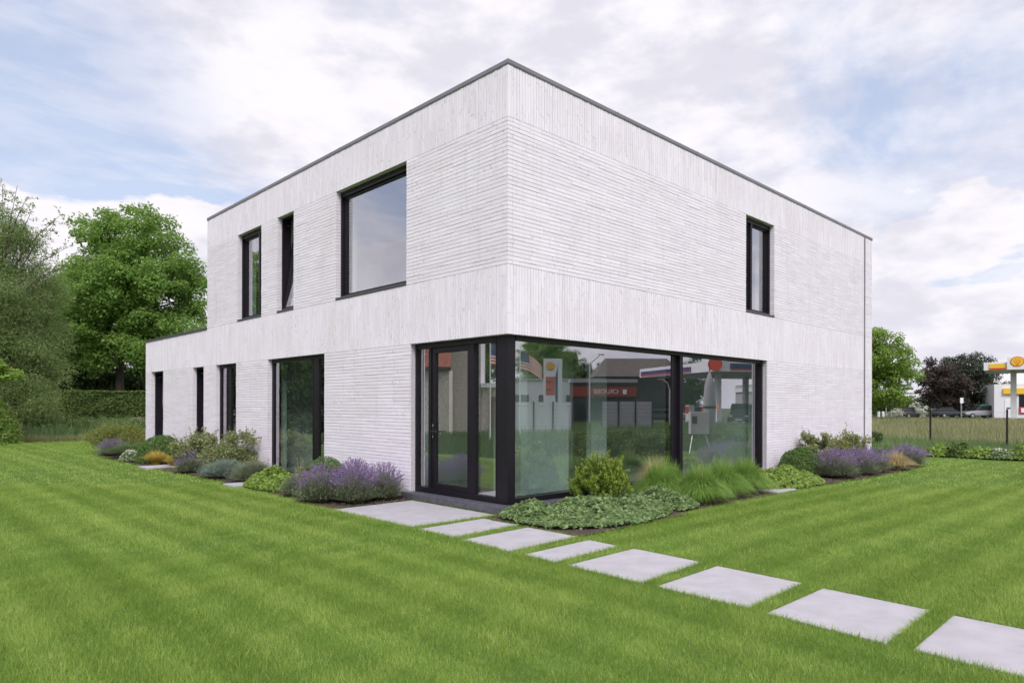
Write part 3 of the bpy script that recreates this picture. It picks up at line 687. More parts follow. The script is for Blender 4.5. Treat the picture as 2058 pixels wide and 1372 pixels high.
def lavender(label, x, y, r, h, nl=2600, nf=420, leaf='lavender_leaf', flower='lavender_flower', bloom=1.15, group=None, name='lavender'):
    nf = int(nf*1.25); r = r*1.18; nl = int(nl*1.25)
    t = T(name, label, 'plant', (x, y, 0), group)
    def stalks(n, hh, rr, w, top=1.0):
        a = rng.uniform(0, 6.28, n); q = top*rng.uniform(0, 1, n)**0.62; D = np.stack([np.cos(a), np.sin(a), np.zeros(n)], 1); ph = q*1.38
        ln = rng.uniform(0.72, 1.08, n); rb = r*0.30*q; P = D*rb[:, None]; hgt = np.maximum(hh*np.cos(ph)*ln, 0.06); reach = np.maximum(rr*np.sin(ph)*ln-rb, 0.0)
        D = unit(D+0.35*rng.normal(size=(n, 3))*np.array([1, 1, 0])); return P, D, hgt, np.full(n, w), reach/hgt
    P, D, hg, w, bd = stalks(nl, h*0.82, r*1.0, 0.010)
    link_mesh('foliage', blades_mesh('foliage', P, D, hg, w, bd, 2), leaf, t)
    n2 = nl; k = rng.integers(0, nl, n2); q = rng.uniform(0.25, 1, n2)
    Pl = P[k]+D[k]*(hg[k]*bd[k]*q**1.8)[:, None]; Pl[:, 2] += hg[k]*q
    link_mesh('leaf_tuft', leaf_mesh('leaf_tuft', Pl, D[k]*0.6+rng.normal(size=(n2, 3))*0.7+np.array([0, 0, .3]), rng.uniform(0.02, 0.05, n2), 0.28, 0.1, tang=D[k]*0.4+np.array([0, 0, 1.0])+0.45*rng.normal(size=(n2, 3))), leaf, t)
    if nf:
        P, D, hg, w, bd = stalks(nf, h*1.10, r*1.05, 0.004, 0.74)
        link_mesh('flower_stem', blades_mesh('flower_stem', P, D, hg, w, bd, 2), leaf, t)
        tip = P+D*(hg*bd)[:, None]; tip[:, 2] += hg; dirv = unit(D*bd[:, None]*1.6+np.array([0, 0, 1.0]))
        Q = []; TT = []
        for j in range(7):
            Q.append(tip-dirv*(j*0.011)+rng.normal(size=tip.shape)*0.004); TT.append(dirv+0.45*rng.normal(size=tip.shape))
        Q = np.concatenate(Q); TT = np.concatenate(TT)
        link_mesh('flower', leaf_mesh('flower', Q, rng.normal(size=Q.shape), rng.uniform(0.016, 0.026, len(Q))*bloom, 0.6, 0.1, tang=TT), flower, t, kind='stuff')
    return t
def grass_clump(label, x, y, r, h, mat, n=1500, w=0.006, bend=0.9, droop=0.25, name='ornamental_grass', plumes=None, group=None, rb=0.25):
    t = T(name, label, 'grass', (x, y, 0), group)
    a = rng.uniform(0, 6.28, n); q = rng.uniform(0, 1, n)**0.7; D = np.stack([np.cos(a), np.sin(a), np.zeros(n)], 1); ln = rng.uniform(0.7, 1.12, n)
    P = D*(rng.uniform(0, 1, n)**0.5*r*rb)[:, None]; hg = h*ln*(1-0.12*q); D = unit(D+0.25*rng.normal(size=(n, 3))*np.array([1, 1, 0]))
    link_mesh('foliage', blades_mesh('foliage', P, D, hg, np.full(n, w), (0.08+q*bend)*r*1.1/hg, 4, droop=np.clip(q*(0.25+droop*1.9), 0, 0.9)), mat, t)
    if plumes:
        m = plumes[1]; a = rng.uniform(0, 6.28, m); D = np.stack([np.cos(a), np.sin(a), np.zeros(m)], 1); hg = h*rng.uniform(0.85, 1.2, m)
        bd = rng.uniform(0.1, 0.6, m)*r/h
        link_mesh('plume', blades_mesh('plume', D*(rng.uniform(0, 1, m)*r*0.2)[:, None], D, hg, np.full(m, 0.008), bd, 3), plumes[0], t)
    return t
def loose_shrub(label, x, y, r, h, mat, n=6500, size=0.05, name='shrub', clumps=34, twigs=True, group=None, aspect=0.6, flat=0.8):
    t = T(name, label, 'shrub', (x, y, 0), group); mb = MB(); Ps, Ns = [], []
    for k in range(clumps):
        a = random.uniform(0, 6.28); q = math.sqrt(random.random())*0.82; zc = h*(0.18+0.72*random.random()*(1-0.55*q*q)); c = np.array([math.cos(a)*q*r, math.sin(a)*q*r, zc])
        m = n//clumps; rc = r*random.uniform(0.2, 0.36); d = rsph(m); Ps.append(c+d*(rc*rng.uniform(0.35, 1.05, m))[:, None]*np.array([1, 1, flat])); Ns.append(d+0.7*rng.normal(size=(m, 3))+np.array([0, 0, 0.5]))
        mb.tube([(0, 0, 0), tuple(c*np.array([.35, .35, .45])), tuple(c)], [0.012, 0.008, 0.004], 5, cap=False)
        if twigs:
            for j in range(3):
                e = c+rsph(1)[0]*rc*1.25+np.array([0, 0, rc*0.5]); mb.tube([tuple(c), tuple(e)], [0.004, 0.002], 4, cap=False)
                m2 = 9; qq = rng.uniform(0.4, 1.05, m2)[:, None]; Ps.append(c+(e-c)*qq+0.015*rng.normal(size=(m2, 3))); Ns.append(rng.normal(size=(m2, 3))+np.array([0, 0, .5]))
    P = np.concatenate(Ps); P[:, 2] = np.abs(P[:, 2]-0.02)+0.02; Nn = np.concatenate(Ns)
    link_mesh('foliage', leaf_mesh('foliage', P, Nn, rng.uniform(0.6, 1.25, len(P))*size, aspect), mat, t); mb.build('stem', 'twig', t, local=True)
    return t

# left bed, from the door outwards
GLV = 'lavender in bloom left of the door'
lavender('purple flowering lavender nearest the door', -0.42, 2.50, 0.36, 0.53, 2600, 330, group=GLV)
lavender('purple flowering lavender in the middle of the three beside the door slab', -0.95, 2.48, 0.38, 0.57, 2800, 380, group=GLV)
lavender('large purple flowering lavender at the lawn corner of the door slab', -1.30, 2.95, 0.42, 0.55, 3200, 330, group=GLV)
lavender('purple flowering lavender close to the white wall behind the others', -0.55, 3.15, 0.36, 0.56, 2200, 420, group=GLV)
lavender('greenish grey lavender without flowers beside the lime ground cover', -1.22, 3.85, 0.30, 0.48, 2400, 0, group=GLV)
box_ball('clipped bright green ball behind the flowering lavender', -0.50, 4.25, 0.46, 0.58)
grass_clump('dry tan seed stalks in front of the wide ground-floor window', -0.62, 4.95, 0.22, 0.60, 'tan_leaf', 90, 0.006, 0.9, 0.2, name='dry_grass')
mound('bright lime ground cover at the lawn edge left of the lavender', -1.0, 5.15, 0.46, 0.95, 0.32, 'lime_leaf', 5200, 0.055)
mound('low yellowish green plant between lime ground cover and the ball', -0.95, 4.25, 0.34, 0.42, 0.40, 'olive_leaf', 2400, 0.04, name='low_plant')
lavender('grey green feathery mound below the wide window', -0.85, 6.45, 0.52, 0.52, 3800, 0, group='grey leaved mounds')
lavender('blue grey leaved mound at the lawn edge', -1.0, 7.6, 0.54, 0.48, 3800, 0, leaf='blue_leaf', group='grey leaved mounds', name='santolina')
loose_shrub('airy pale leaved shrub in front of the narrow glass door', -0.55, 8.40, 0.66, 1.10, 'loose_leaf', 8000)
loose_shrub('airy pale leaved shrub left of its taller twin', -0.80, 9.75, 0.62, 0.92, 'loose_leaf', 8000)
lavender('small brownish lavender at the foot of the airy shrub', -1.18, 9.2, 0.34, 0.42, 2200, 120, group='grey leaved mounds')
grass_clump('tuft of golden yellow grass, larger of the pair', -1.12, 11.75, 0.36, 0.40, 'gold_leaf', 1300, 0.008, 0.9, 0.1, group='golden grass tufts')
grass_clump('tuft of golden yellow grass, smaller of the pair', -0.95, 10.95, 0.28, 0.34, 'gold_leaf', 900, 0.008, 0.9, 0.1, group='golden grass tufts')
box_ball('clipped green dome between the golden grass and the white flowers', -0.70, 12.75, 0.64, 0.70, n=9000, size=0.04)
mound('mound of small white flowers at the lawn edge', -1.22, 13.35, 0.34, 0.46, 0.32, 'mint_leaf', 1800, 0.04, name='flower_mound', flowers=('white_flower', 700, 0.04))
grass_clump('soft green grass mound beyond the white flowers', -0.85, 14.9, 0.74, 0.52, 'reed_leaf', 2600, 0.009, 1.0, 0.2)
lavender('small purple lavender near the far end of the left bed', -1.05, 16.2, 0.44, 0.46, 2200, 300)
loose_shrub('wide olive green shrub at the far end of the left bed', -0.35, 18.2, 1.15, 0.92, 'olive_leaf', 7000, 0.05, clumps=34, twigs=False)
loose_shrub('yellow tipped upright shrub behind the olive shrub', 0.25, 19.0, 0.55, 1.05, 'olive_leaf', 2600, 0.05, clumps=18)
# right bed, from the corner outwards
mound('crinkled grey green ground cover along the corner of the house', 0.85, -1.02, 1.30, 0.74, 0.24, 'mint_leaf', 9500, 0.062, rot=0.0)
mound('crinkled ground cover lobe reaching the stepping stones', -0.02, -0.62, 0.42, 0.60, 0.22, 'mint_leaf', 2600, 0.06)
mound('crinkled ground cover lobe beside the fountain grass', 2.25, -1.05, 0.55, 0.56, 0.22, 'mint_leaf', 3200, 0.06)
def conifer(label, x, y, r, h):
    t = T('dwarf_conifer', label, 'shrub', (x, y, 0)); Ps, Ns, Tt, tn = [], [], [], []; mb = MB()
    for k in range(330):
        d = rsph(1)[0]; d[2] = abs(d[2])*0.9+0.05; d = d/np.linalg.norm(d); c = d*np.array([r, r, h*0.68])*random.uniform(0.55, 0.88)+np.array([0, 0, h*0.2])
        e = c+unit(d*0.7+np.array([0, 0, 0.9])+0.35*rng.normal(size=3))*random.uniform(0.08, 0.16)*(0.7+0.6*r); m = 75; q = rng.uniform(-0.3, 1, m)
        ax = e-c; rad = 0.028*(1-0.5*np.clip(q, 0, 1)); dd = rsph(m)
        Ps.append(c+ax*q[:, None]+dd*rad[:, None]); Ns.append(dd+0.4*rng.normal(size=(m, 3))); Tt.append(unit(ax)*0.7+dd*0.6); tn.append(np.clip(0.25+0.65*q+0.15*rng.normal(size=m), 0, 1))
        mb.tube([(0, 0, 0.02), tuple(c*0.6), tuple(e)], [0.014, 0.008, 0.003], 4, cap=False)
    P = np.concatenate(Ps)
    link_mesh('foliage', leaf_mesh('foliage', P, np.concatenate(Ns), rng.uniform(0.022, 0.042, len(P)), 0.45, 0.1, tint=np.concatenate(tn), tang=np.concatenate(Tt)), 'conifer_leaf', t); mb.build('stem', 'bark', t, local=True)
conifer('yellow green dwarf conifer in front of the large corner pane', 1.42, -0.55, 0.50, 0.94)
GG = 'fountain grasses under the large window'
grass_clump('tan dry fountain grass at the left end of the green ones', 3.0, -0.42, 0.38, 0.78, 'tan_leaf', 900, 0.006, 1.0, 0.2, group=GG)
grass_clump('green fountain grass, first right of the tan one', 2.72, -0.72, 0.46, 0.72, 'fountain_leaf', 4600, 0.0065, 1.0, 0.36, group=GG, plumes=('tan_leaf', 12))
grass_clump('green fountain grass closest to the lawn', 3.02, -1.26, 0.46, 0.70, 'fountain_leaf', 4600, 0.0065, 1.0, 0.36, group=GG, plumes=('tan_leaf', 12))
grass_clump('green fountain grass third from the conifer', 3.88, -1.16, 0.46, 0.72, 'fountain_leaf', 4600, 0.0065, 1.0, 0.36, group=GG, plumes=('tan_leaf', 12))
grass_clump('green fountain grass beside the lime ground cover', 4.80, -1.10, 0.46, 0.70, 'fountain_leaf', 4600, 0.0065, 1.0, 0.36, group=GG, plumes=('tan_leaf', 12))
grass_clump('green fountain grass close to the glass behind the others', 3.45, -0.42, 0.36, 0.66, 'fountain_leaf', 3000, 0.0065, 1.0, 0.3, group=GG)
mound('bright lime ground cover on the right of the fountain grass', 6.45, -0.98, 1.35, 0.68, 0.29, 'lime_leaf', 6800, 0.055)
box_ball('dark green clipped ball against the white wall on the right', 8.45, -0.55, 0.49, 0.60, n=8500, size=0.036)
loose_shrub('airy cream leaved shrub behind the clipped ball on the right', 9.5, -0.45, 0.42, 1.16, 'loose_leaf', 6500)
loose_shrub('airy cream leaved shrub by the downpipe', 11.6, -0.45, 0.54, 1.05, 'loose_leaf', 7500)
loose_shrub('low yellowish shrub between the airy shrubs on the right', 10.7, -0.6, 0.38, 0.62, 'olive_leaf', 1800)
GR = 'lavenders of the right bed'
lavender('purple lavender next to the clipped ball on the right', 8.6, -1.22, 0.54, 0.56, 3400, 460, group=GR)
lavender('purple lavender in the middle of the right bed', 9.65, -1.30, 0.54, 0.55, 3400, 480, group=GR)
lavender('purple lavender right before the tan grass', 10.6, -1.30, 0.48, 0.52, 2800, 380, group=GR)
grass_clump('tan grass tuft between the purple lavenders on the right', 11.55, -1.58, 0.42, 0.50, 'tan_leaf', 1900, 0.009, 0.9, 0.3)
lavender('purple lavender at the outer end of the right bed', 12.95, -1.38, 0.55, 0.50, 2800, 560, group=GR)
box_ball('flat green cushion past the right corner of the house', 16.2, 0.75, 0.5, 0.34, n=3500, size=0.05)
loose_shrub('dark green bush beyond the right corner of the house', 21.5, 2.25, 0.5, 0.62, 'dark_leaf', 2400, 0.06, twigs=False)
lavender('grey leaved mound behind the outer lavender', 16.9, -0.35, 0.5, 0.34, 1800, 0, leaf='blue_leaf')
# low border of bushy plants where the right lawn ends
for k in range(13):
    yy = -0.95-k*0.55; c = ['bright lime', 'pale flowering', 'soft green'][(0, 2, 0, 1, 0, 2, 1, 0, 0, 1, 2, 0, 1)[k]]
    m = {'bright lime': 'lime_leaf', 'pale flowering': 'mint_leaf', 'soft green': 'hedge_leaf'}[c]
    mound('%s low plant, %s from the house in the border where the right lawn ends' % (c, ['first','second','third','fourth','fifth','sixth','seventh','eighth','ninth','tenth','eleventh','twelfth','thirteenth'][k]), 17.6+0.1*math.sin(k*2), yy, 0.52, 0.46, 0.34+0.08*math.sin(k*1.7), m, 1300, 0.07, name='border_plant', flowers=('white_flower', 160, 0.06) if c == 'pale flowering' else None, group='border plants where the right lawn ends')

mound('low grey green filler plant between the lavenders on the right', 11.9, -0.95, 0.7, 0.42, 0.34, 'mint_leaf', 1800, 0.06, name='low_plant')
# tall bushes in the grass before the hedge
for k, (px_, d, hh_, lb) in enumerate(((70, 31, 1.35, 'leafy bush in the tall grass beside the loose grey green tree'), (118, 32.5, 1.1, 'leafy bush in the tall grass, second from the left edge tree'), (160, 31.5, .95, 'low leafy bush in the middle of the tall grass'),
                                    (205, 33, 1.05, 'leafy bush in the tall grass left of the log'), (250, 34, .95, 'leafy bush in the tall grass nearest the log'), (290, 33, 1.05, 'leafy bush in the tall grass beside the annex wall'))):
    q = CAM+(FW+RT0*(px_-1029)/1363.2)*d; loose_shrub(lb, q[0], q[1], .95, hh_, 'reed_leaf' if k % 2 else 'hedge_leaf', 2600, .085, twigs=False, clumps=20, group='bushes in the tall grass')
# rough grass, meadow, reeds beyond the garden
def field(name, label, region, n, h, w, mat, bend=0.5, hv=0.35, wide=False):
    (x0, x1, y0, y1) = region; x = rng.uniform(x0, x1, n); y = rng.uniform(y0, y1, n)
    dd = (x-CAM[0])*FW[0]+(y-CAM[1])*FW[1]; ss = (x-CAM[0])*RT0[0]+(y-CAM[1])*RT0[1]; ok = ((np.abs(ss) < 0.9*dd) & (dd > 5) if not wide else (np.abs(ss) > 0.8*np.maximum(dd, 0))) & ~((x > -1.9) & (x < 15) & (y > -2.2) & (y < 19.8)); x, y, dd = x[ok], y[ok], dd[ok]; n = len(x)
    a = rng.uniform(0, 6.28, n); D = np.stack([np.cos(a), np.sin(a), np.zeros(n)], 1)
    nn = fnoise(x, y, 0.35); n2 = fnoise(x+9, y, 1.2); hh = h*(1+hv*0.6*n2+hv*0.5*nn)*rng.uniform(0.55, 1.2, n)
    o = link_mesh(name, blades_mesh(name, np.stack([x, y, np.full(n, -0.03)], 1), D, np.maximum(hh, 0.05), w*(np.maximum(dd, 8)/30)*rng.uniform(0.7, 1.3, n), np.full(n, bend)*rng.uniform(.3, 1, n), 1, np.clip(0.45+0.25*nn+0.15*n2+rng.normal(0, .13, n), 0, 1)), mat)
    return tag(o, label, 'grass', kind='stuff')
field('rough_grass', 'rough green grass between the border plants and the wire fence', (18.0, 26, -12, 8), 30000, 0.30, 0.03, 'reed_leaf')
field('rough_grass', 'rough dark grass opposite the large window', (13, 38, -26, -5), 38000, 0.42, 0.08, 'hedge_leaf', wide=True)
field('rough_grass', 'rough dark grass of the side garden', (-17, -6.5, 5, 19), 24000, 0.35, 0.07, 'hedge_leaf', wide=True)
field('meadow', 'tall dry meadow grass beyond the wire fence', (25.5, 78, -30, 40), 120000, 0.42, 0.045, 'meadow_leaf')
field('reeds', 'tall blue green grass in front of the hedge', (-6, 14, 27.6, 40), 42000, 0.75, 0.035, 'reed_leaf', hv=0.6)
field('dry_grass_strip', 'strip of dry yellowish grass along the far lawn edge', (-3, 6, 26.6, 28.4), 9000, 0.28, 0.03, 'meadow_leaf')

# ------------------------------------------------------------------ trees
def tree_mesh(lobes, trunk, trunk_r, n, leaf, nclump, rc, mat, limb_r=0.12, flat=0.75, aspect=0.7, up=0.5, sparse=None, shell=0.45, origin=None):
    """crown of leaf clumps spread through the lobes (cx,cy,cz,rx,ry,rz), limbs to them; coordinates local to the base"""
    vol = np.array([l[3]*l[4]*l[5] for l in lobes])**0.67; pr = vol/vol.sum(); Ps, Ns, cs = [], [], []
    for k in range(nclump):
        l = lobes[rng.choice(len(lobes), p=pr)]; d = rsph(1)[0]; q = 1-shell*rng.uniform()**1.4 if rng.uniform() < 0.85 else rng.uniform(0.2, 0.6)
        c = np.array(l[:3])+d*np.array(l[3:6])*q
        r = rc*rng.uniform(0.65, 1.35); m = int(n/nclump*(r/rc)**2); dd = rsph(m); dd[:, 2] = np.where(rng.uniform(size=m) < 0.72, np.abs(dd[:, 2]), dd[:, 2])
        rad = r*(1-0.55*rng.uniform(size=m)**2); P = c+dd*rad[:, None]*np.array([1, 1, flat]); P += 0.12*r*rng.normal(size=P.shape)
        Ps.append(P); Ns.append(dd+up*np.array([0, 0, 1.0])+0.55*rng.normal(size=(m, 3))); cs.append(c)
    P = np.concatenate(Ps); Nn = np.concatenate(Ns)
    tn = np.clip(rng.normal(0.5, 0.2, len(P))+0.12*fnoise(P[:, 0]+P[:, 2]*.7, P[:, 1]-P[:, 2]*.5, 1.1), 0, 1)
    crown = leaf_mesh('crown', P, Nn, rng.uniform(0.6, 1.3, len(P))*leaf, aspect, 0.14, tn)
    mb = MB(); tz = trunk[-1][2]
    mb.tube(trunk, list(np.linspace(trunk_r, trunk_r*0.45, len(trunk))), 12)
    for c in cs[::max(1, len(cs)//46)]:
        k = rng.integers(max(1, len(trunk)//2), len(trunk)); s = np.array(trunk[k]); mid = s+(c-s)*0.5+np.array([0, 0, -0.06*np.linalg.norm(c-s)])+0.1*rng.normal(size=3)
        mb.tube([tuple(s), tuple(mid), tuple(c)], [limb_r, limb_r*0.55, limb_r*0.2], 6, cap=False)
    return crown, mb
def tree(name, label, loc, lobes, trunk, tr, n, leaf, nclump, rc, mat, group=None, cat='tree', rotz=0.0, **kw):
    t = T(name, label, cat, loc, group); t.rotation_euler = (0, 0, rotz)
    crown, mb = tree_mesh(lobes, trunk, tr, n, leaf, nclump, rc, mat, **kw)
    link_mesh('crown', crown, mat, t); mb.build('trunk', 'bark', t, smooth=True, local=True); return t
def copy_tree(src, name, label, loc, sc, rotz, group=None):
    c = src.copy(); c.name = name; COL.objects.link(c); c.location = loc; c.scale = sc if hasattr(sc, '__len__') else (sc, sc, sc); c.rotation_euler = (0, 0, rotz); c['label'] = label
    if group: c['group'] = group
    elif 'group' in c: del c['group']
    for ch in src.children:
        k = ch.copy(); COL.objects.link(k); k.parent = c
    return c
def at(x, y, d): return CAM + (FW + RT*(x-1029)/1363.2 - UP*(y-814.9)/1363.2)*d
def lobe(base, px_, py_, rx, rz, d, dep=0.0, ry=None):
    p = at(px_, py_, d+dep) - np.array(base); s = d/1363.2; return (p[0], p[1], p[2], rx*s, (ry or rx)*s, rz*s)
b = at(241, 815, 50); b = (b[0], b[1], 0.0)
lob = [lobe(b, 265, 560, 120, 135, 50), lobe(b, 215, 620, 95, 110, 50, -1), lobe(b, 330, 620, 85, 120, 50, -1), lobe(b, 250, 480, 80, 62, 50), lobe(b, 195, 690, 85, 55, 50), lobe(b, 325, 690, 85, 55, 50, -1), lobe(b, 372, 590, 38, 60, 50), lobe(b, 160, 560, 48, 70, 50)]
maple = tree('maple_tree', 'big round green deciduous tree behind the flat annex', b, lob, [(0, 0, -0.1), (0.03, 0, 1.5), (0, 0.05, 3.2), (0.1, 0, 6), (0.2, 0.1, 9), (0.3, 0, 12.5)], 0.36, 84000, 0.21, 430, 0.85, 'maple_leaf', limb_r=0.13)
b = at(30, 815, 31); b = (b[0], b[1], 0.0)
lob = [lobe(b, 20, 780, 95, 95, 31), lobe(b, 70, 700, 62, 95, 31, 1), lobe(b, -10, 640, 95, 110, 31), lobe(b, 60, 560, 48, 90, 31, 1), lobe(b, 10, 500, 60, 80, 31, .5), lobe(b, 95, 640, 36, 90, 31, 2), lobe(b, -90, 560, 110, 140, 31), lobe(b, 75, 830, 50, 50, 31)]
willow = tree('willow_tree', 'tall loose grey green tree at the left edge of the picture', b, lob, [(0, 0, -0.1), (0.05, 0, 0.8), (-0.1, 0.1, 1.6), (-0.2, 0.1, 2.4), (-0.2, 0, 3.2)], 0.20, 98000, 0.125, 360, 0.62, 'willow_leaf', limb_r=0.035, aspect=0.32, flat=1.15, up=0.3)
# thin twiggy top of the willow with sparse leaves
mb = MB(); Ps = []
for (x0, y0, x1, y1) in ((10, 520, 35, 372), (5, 540, 5, 372), (20, 540, 70, 410), (25, 540, 122, 432), (30, 560, 108, 452), (0, 520, -50, 380), (15, 500, 55, 395), (40, 570, 130, 500), (35, 600, 118, 540), (8, 470, -20, 370)):
    dd = 31+random.uniform(-.8, .8); p0 = at(x0, y0, dd); p1 = at(x1, y1, dd); mid = (p0+p1)/2+np.array([0, 0, 0.25]); mb.tube([p0, mid, p1], [0.035, 0.018, 0.006], 5, cap=False)
    for j in range(16):
        q = random.uniform(0.3, 1.0); s = p0+(p1-p0)*q+np.array([0, 0, 0.5*q*(1-q)]); e = s+unit(rng.normal(size=3)+np.array([0, 0, 0.3]))*random.uniform(0.25, 0.6); mb.tube([s, e], [0.008, 0.003], 4, cap=False)
        m = 13; Ps.append(s+(e-s)*rng.uniform(0.3, 1.1, m)[:, None]+0.05*rng.normal(size=(m, 3)))
P = np.concatenate(Ps); mb.build('branch', 'bark', willow)
link_mesh('twig_leaf', leaf_mesh('twig_leaf', P-wl(willow), rng.normal(size=P.shape), rng.uniform(0.06, 0.13, len(P)), 0.5), 'willow_leaf', willow)
# dark understorey behind the hedge
GB = 'dark trees behind the hedge'
b = at(150, 815, 56); b = (b[0], b[1], 0.0)
dark = tree('background_tree', 'dark tree behind the hedge between the tall trees', b, [(0, 0, 4.2, 3.2, 3.0, 3.6), (1.4, 0.5, 2.6, 2.4, 2.2, 2.4), (-1.5, 0, 2.4, 2.4, 2.4, 2.3), (0, 0, 7.2, 1.8, 1.8, 2.4)], [(0, 0, -0.1), (0, 0, 2), (0.1, 0, 4.5), (0, 0.1, 7)], 0.22, 15000, 0.24, 120, 0.8, 'dark_leaf', group=GB)
for k, (px_, d, s, lb) in enumerate(((210, 60, 0.95, 'dark tree behind the hedge left of the big trunk'), (300, 61, 0.9, 'dark tree behind the hedge right of the big trunk'), (95, 52, 1.25, 'dark tree behind the hedge next to the loose grey green tree'), (360, 64, 0.8, 'dark tree behind the annex roof'))):
    p = at(px_, 815, d); copy_tree(dark, 'background_tree', lb, (p[0], p[1], 0), s, 1.3*k+0.7, GB)
for k, (px_, d, s) in enumerate(((1770, 108, .5), (1815, 112, .55), (1855, 110, .5), (1900, 116, .6), (1940, 112, .5), (1985, 114, .55), (2030, 118, .6), (2075, 118, .6))):
    p = at(px_, 815, d); copy_tree(dark, 'far_bush', 'low dark bush in the far row along the road on the right', (p[0], p[1], 0), (s*1.3, s*1.3, s*.75), 1.1*k, 'far row of bushes on the right')
# clipped hedge
p0 = at(60, 815, 43); p1 = at(420, 815, 43); ax = p1-p0; ax[2] = 0; Lh = np.linalg.norm(ax); ax = ax/Lh; ay = np.array([-ax[1], ax[0], 0])
hd = T('hedge', 'long clipped dark green hedge behind the tall grass', 'hedge', (p0[0], p0[1], 0)); n = 24000; hh = 2.38; wd = 0.6
u = rng.uniform(0, Lh, n); side = rng.uniform(size=n); z = rng.uniform(0.25, hh, n); o_ = np.full(n, -wd); topm = side < 0.35; z[topm] = hh; o_[topm] = rng.uniform(-wd, wd, topm.sum())
dep = np.abs(rng.normal(0, 0.09, n)); Pn = np.where(topm[:, None], np.array([[0, 0, 1.0]]), -ay[None]); wob = 0.10*fnoise(u, z, 2.0)
P = u[:, None]*ax+o_[:, None]*ay+np.stack([np.zeros(n), np.zeros(n), z], 1)-Pn*(dep+wob)[:, None]
link_mesh('foliage', leaf_mesh('foliage', P, Pn+np.array([0, 0, .4])+0.7*rng.normal(size=(n, 3)), rng.uniform(0.09, 0.19, n), 0.65), 'hedge_leaf', hd)
mb = MB(); mb.obox(ax*Lh/2+np.array([0, 0, 1.35]), ax*Lh/2, ay*(wd-0.28), np.array([0, 0, 0.85]))
mb.build('inner_branches', 'bark', hd, local=True)
for k in range(14): q = ax*(0.4+k*Lh/14); MB().tube([q, q+np.array([0, 0, .6])], 0.05, 6).build('stem', 'bark', hd, local=True)
# flowering shrub and pale branch at the left edge
p = at(-22, 815, 26.5)
fs = T('flowering_shrub', 'yellow green shrub with flat cream flower heads at the left edge', 'shrub', (p[0], p[1], 0)); n = 5000
Pp, Nn = dome_pts(n, 1.05, 1.78, fill=0.3, rough=0.1); link_mesh('foliage', leaf_mesh('foliage', Pp, Nn+0.6*rng.normal(size=(n, 3)), rng.uniform(0.06, 0.12, n), 0.6), 'bright_leaf', fs)
Pf, Nf = dome_pts(85, 1.08, 1.8, fill=0.02, rough=0.1); q = np.repeat(np.arange(85), 22); Pq = Pf[q]+rng.normal(size=(len(q), 3))*np.array([.05, .05, .02]); link_mesh('flower', leaf_mesh('flower', Pq, np.array([0, 0, 1.0])+0.5*rng.normal(size=Pq.shape), rng.uniform(0.03, 0.055, len(q)), 0.9), 'cream_flower', fs)
mb = MB()
for k in range(9): a = k*0.7; mb.tube([(0, 0, 0), (0.5*math.cos(a), 0.5*math.sin(a), 0.7), (0.8*math.cos(a), 0.8*math.sin(a), 1.2)], [0.02, 0.015, 0.008], 5)
mb.build('stem', 'bark', fs, local=True)
p = at(-120, 815, 25.5); b = (p[0], p[1], 0)
lob = [lobe(b, 18, 752, 34, 13, 25.5), lobe(b, 40, 768, 24, 8, 25.5), lobe(b, -30, 745, 50, 22, 25.5), lobe(b, -110, 700, 90, 70, 25.5)]
tree('young_tree', 'pale green leafy branch reaching in from the left edge', b, lob, [(0, 0, -0.1), (0, 0, 1.2), (0.1, 0, 2.2), (0.1, 0.1, 3.0)], 0.09, 7000, 0.12, 46, 0.26, 'bright_leaf', limb_r=0.025, flat=0.5)
p = at(268, 815, 37); lg = T('fallen_log', 'weathered wooden log half hidden in the tall grass', 'log', (p[0], p[1], 0))
mb = MB(); mb.tube([RT0*-0.45+np.array([0, 0, .62]), RT0*0.1+np.array([0, 0, .72]), RT0*0.5+np.array([0, 0, .74])], [0.10, 0.12, 0.11], 10); mb.build('trunk', 'wood', lg, local=True)
MB().tube([RT0*-0.38+np.array([0, 0, 0]), RT0*-0.38+np.array([0, 0, .6])], 0.05, 8).build('post', 'wood', lg, local=True); MB().tube([RT0*0.42, RT0*0.42+np.array([0, 0, .66])], 0.05, 8).build('post', 'wood', lg, local=True)

# right background trees
b = at(1742, 815, 72); b = (b[0], b[1], 0)
rt = tree('lime_tree', 'bright green tree showing past the right end of the house', b, [lobe(b, 1740, 745, 85, 78, 72), lobe(b, 1790, 770, 55, 50, 72), lobe(b, 1690, 740, 80, 75, 72), lobe(b, 1745, 700, 50, 42, 72), lobe(b, 1815, 785, 32, 30, 72)], [(0, 0, -.1), (0, 0, 2.0), (0.1, 0, 4), (0, 0.1, 6.5)], 0.28, 44000, 0.24, 240, 0.85, 'bright_leaf')
b = at(1892, 815, 95); b = (b[0], b[1], 0)
pt = tree('copper_beech', 'dark purple leaved tree in the right background', b, [lobe(b, 1890, 775, 48, 48, 95), lobe(b, 1870, 750, 26, 26, 95), lobe(b, 1915, 790, 40, 35, 95)], [(0, 0, -.1), (0, 0, 2.0), (0.1, 0, 5)], 0.25, 11000, 0.28, 80, 0.8, 'purple_leaf')
b = at(1950, 815, 99); b = (b[0], b[1], 0)
pn = tree('pine_tree', 'broad dark grey green tree left of the petrol station', b, [lobe(b, 1945, 775, 70, 58, 99), lobe(b, 1930, 748, 52, 34, 99), lobe(b, 1980, 780, 40, 42, 99), lobe(b, 1905, 790, 30, 35, 99), lobe(b, 1965, 738, 22, 22, 99)], [(0, 0, -.1), (0, 0, 2.0), (0.1, 0, 5)], 0.3, 26000, 0.26, 150, 0.9, 'pine_leaf', sparse=True)

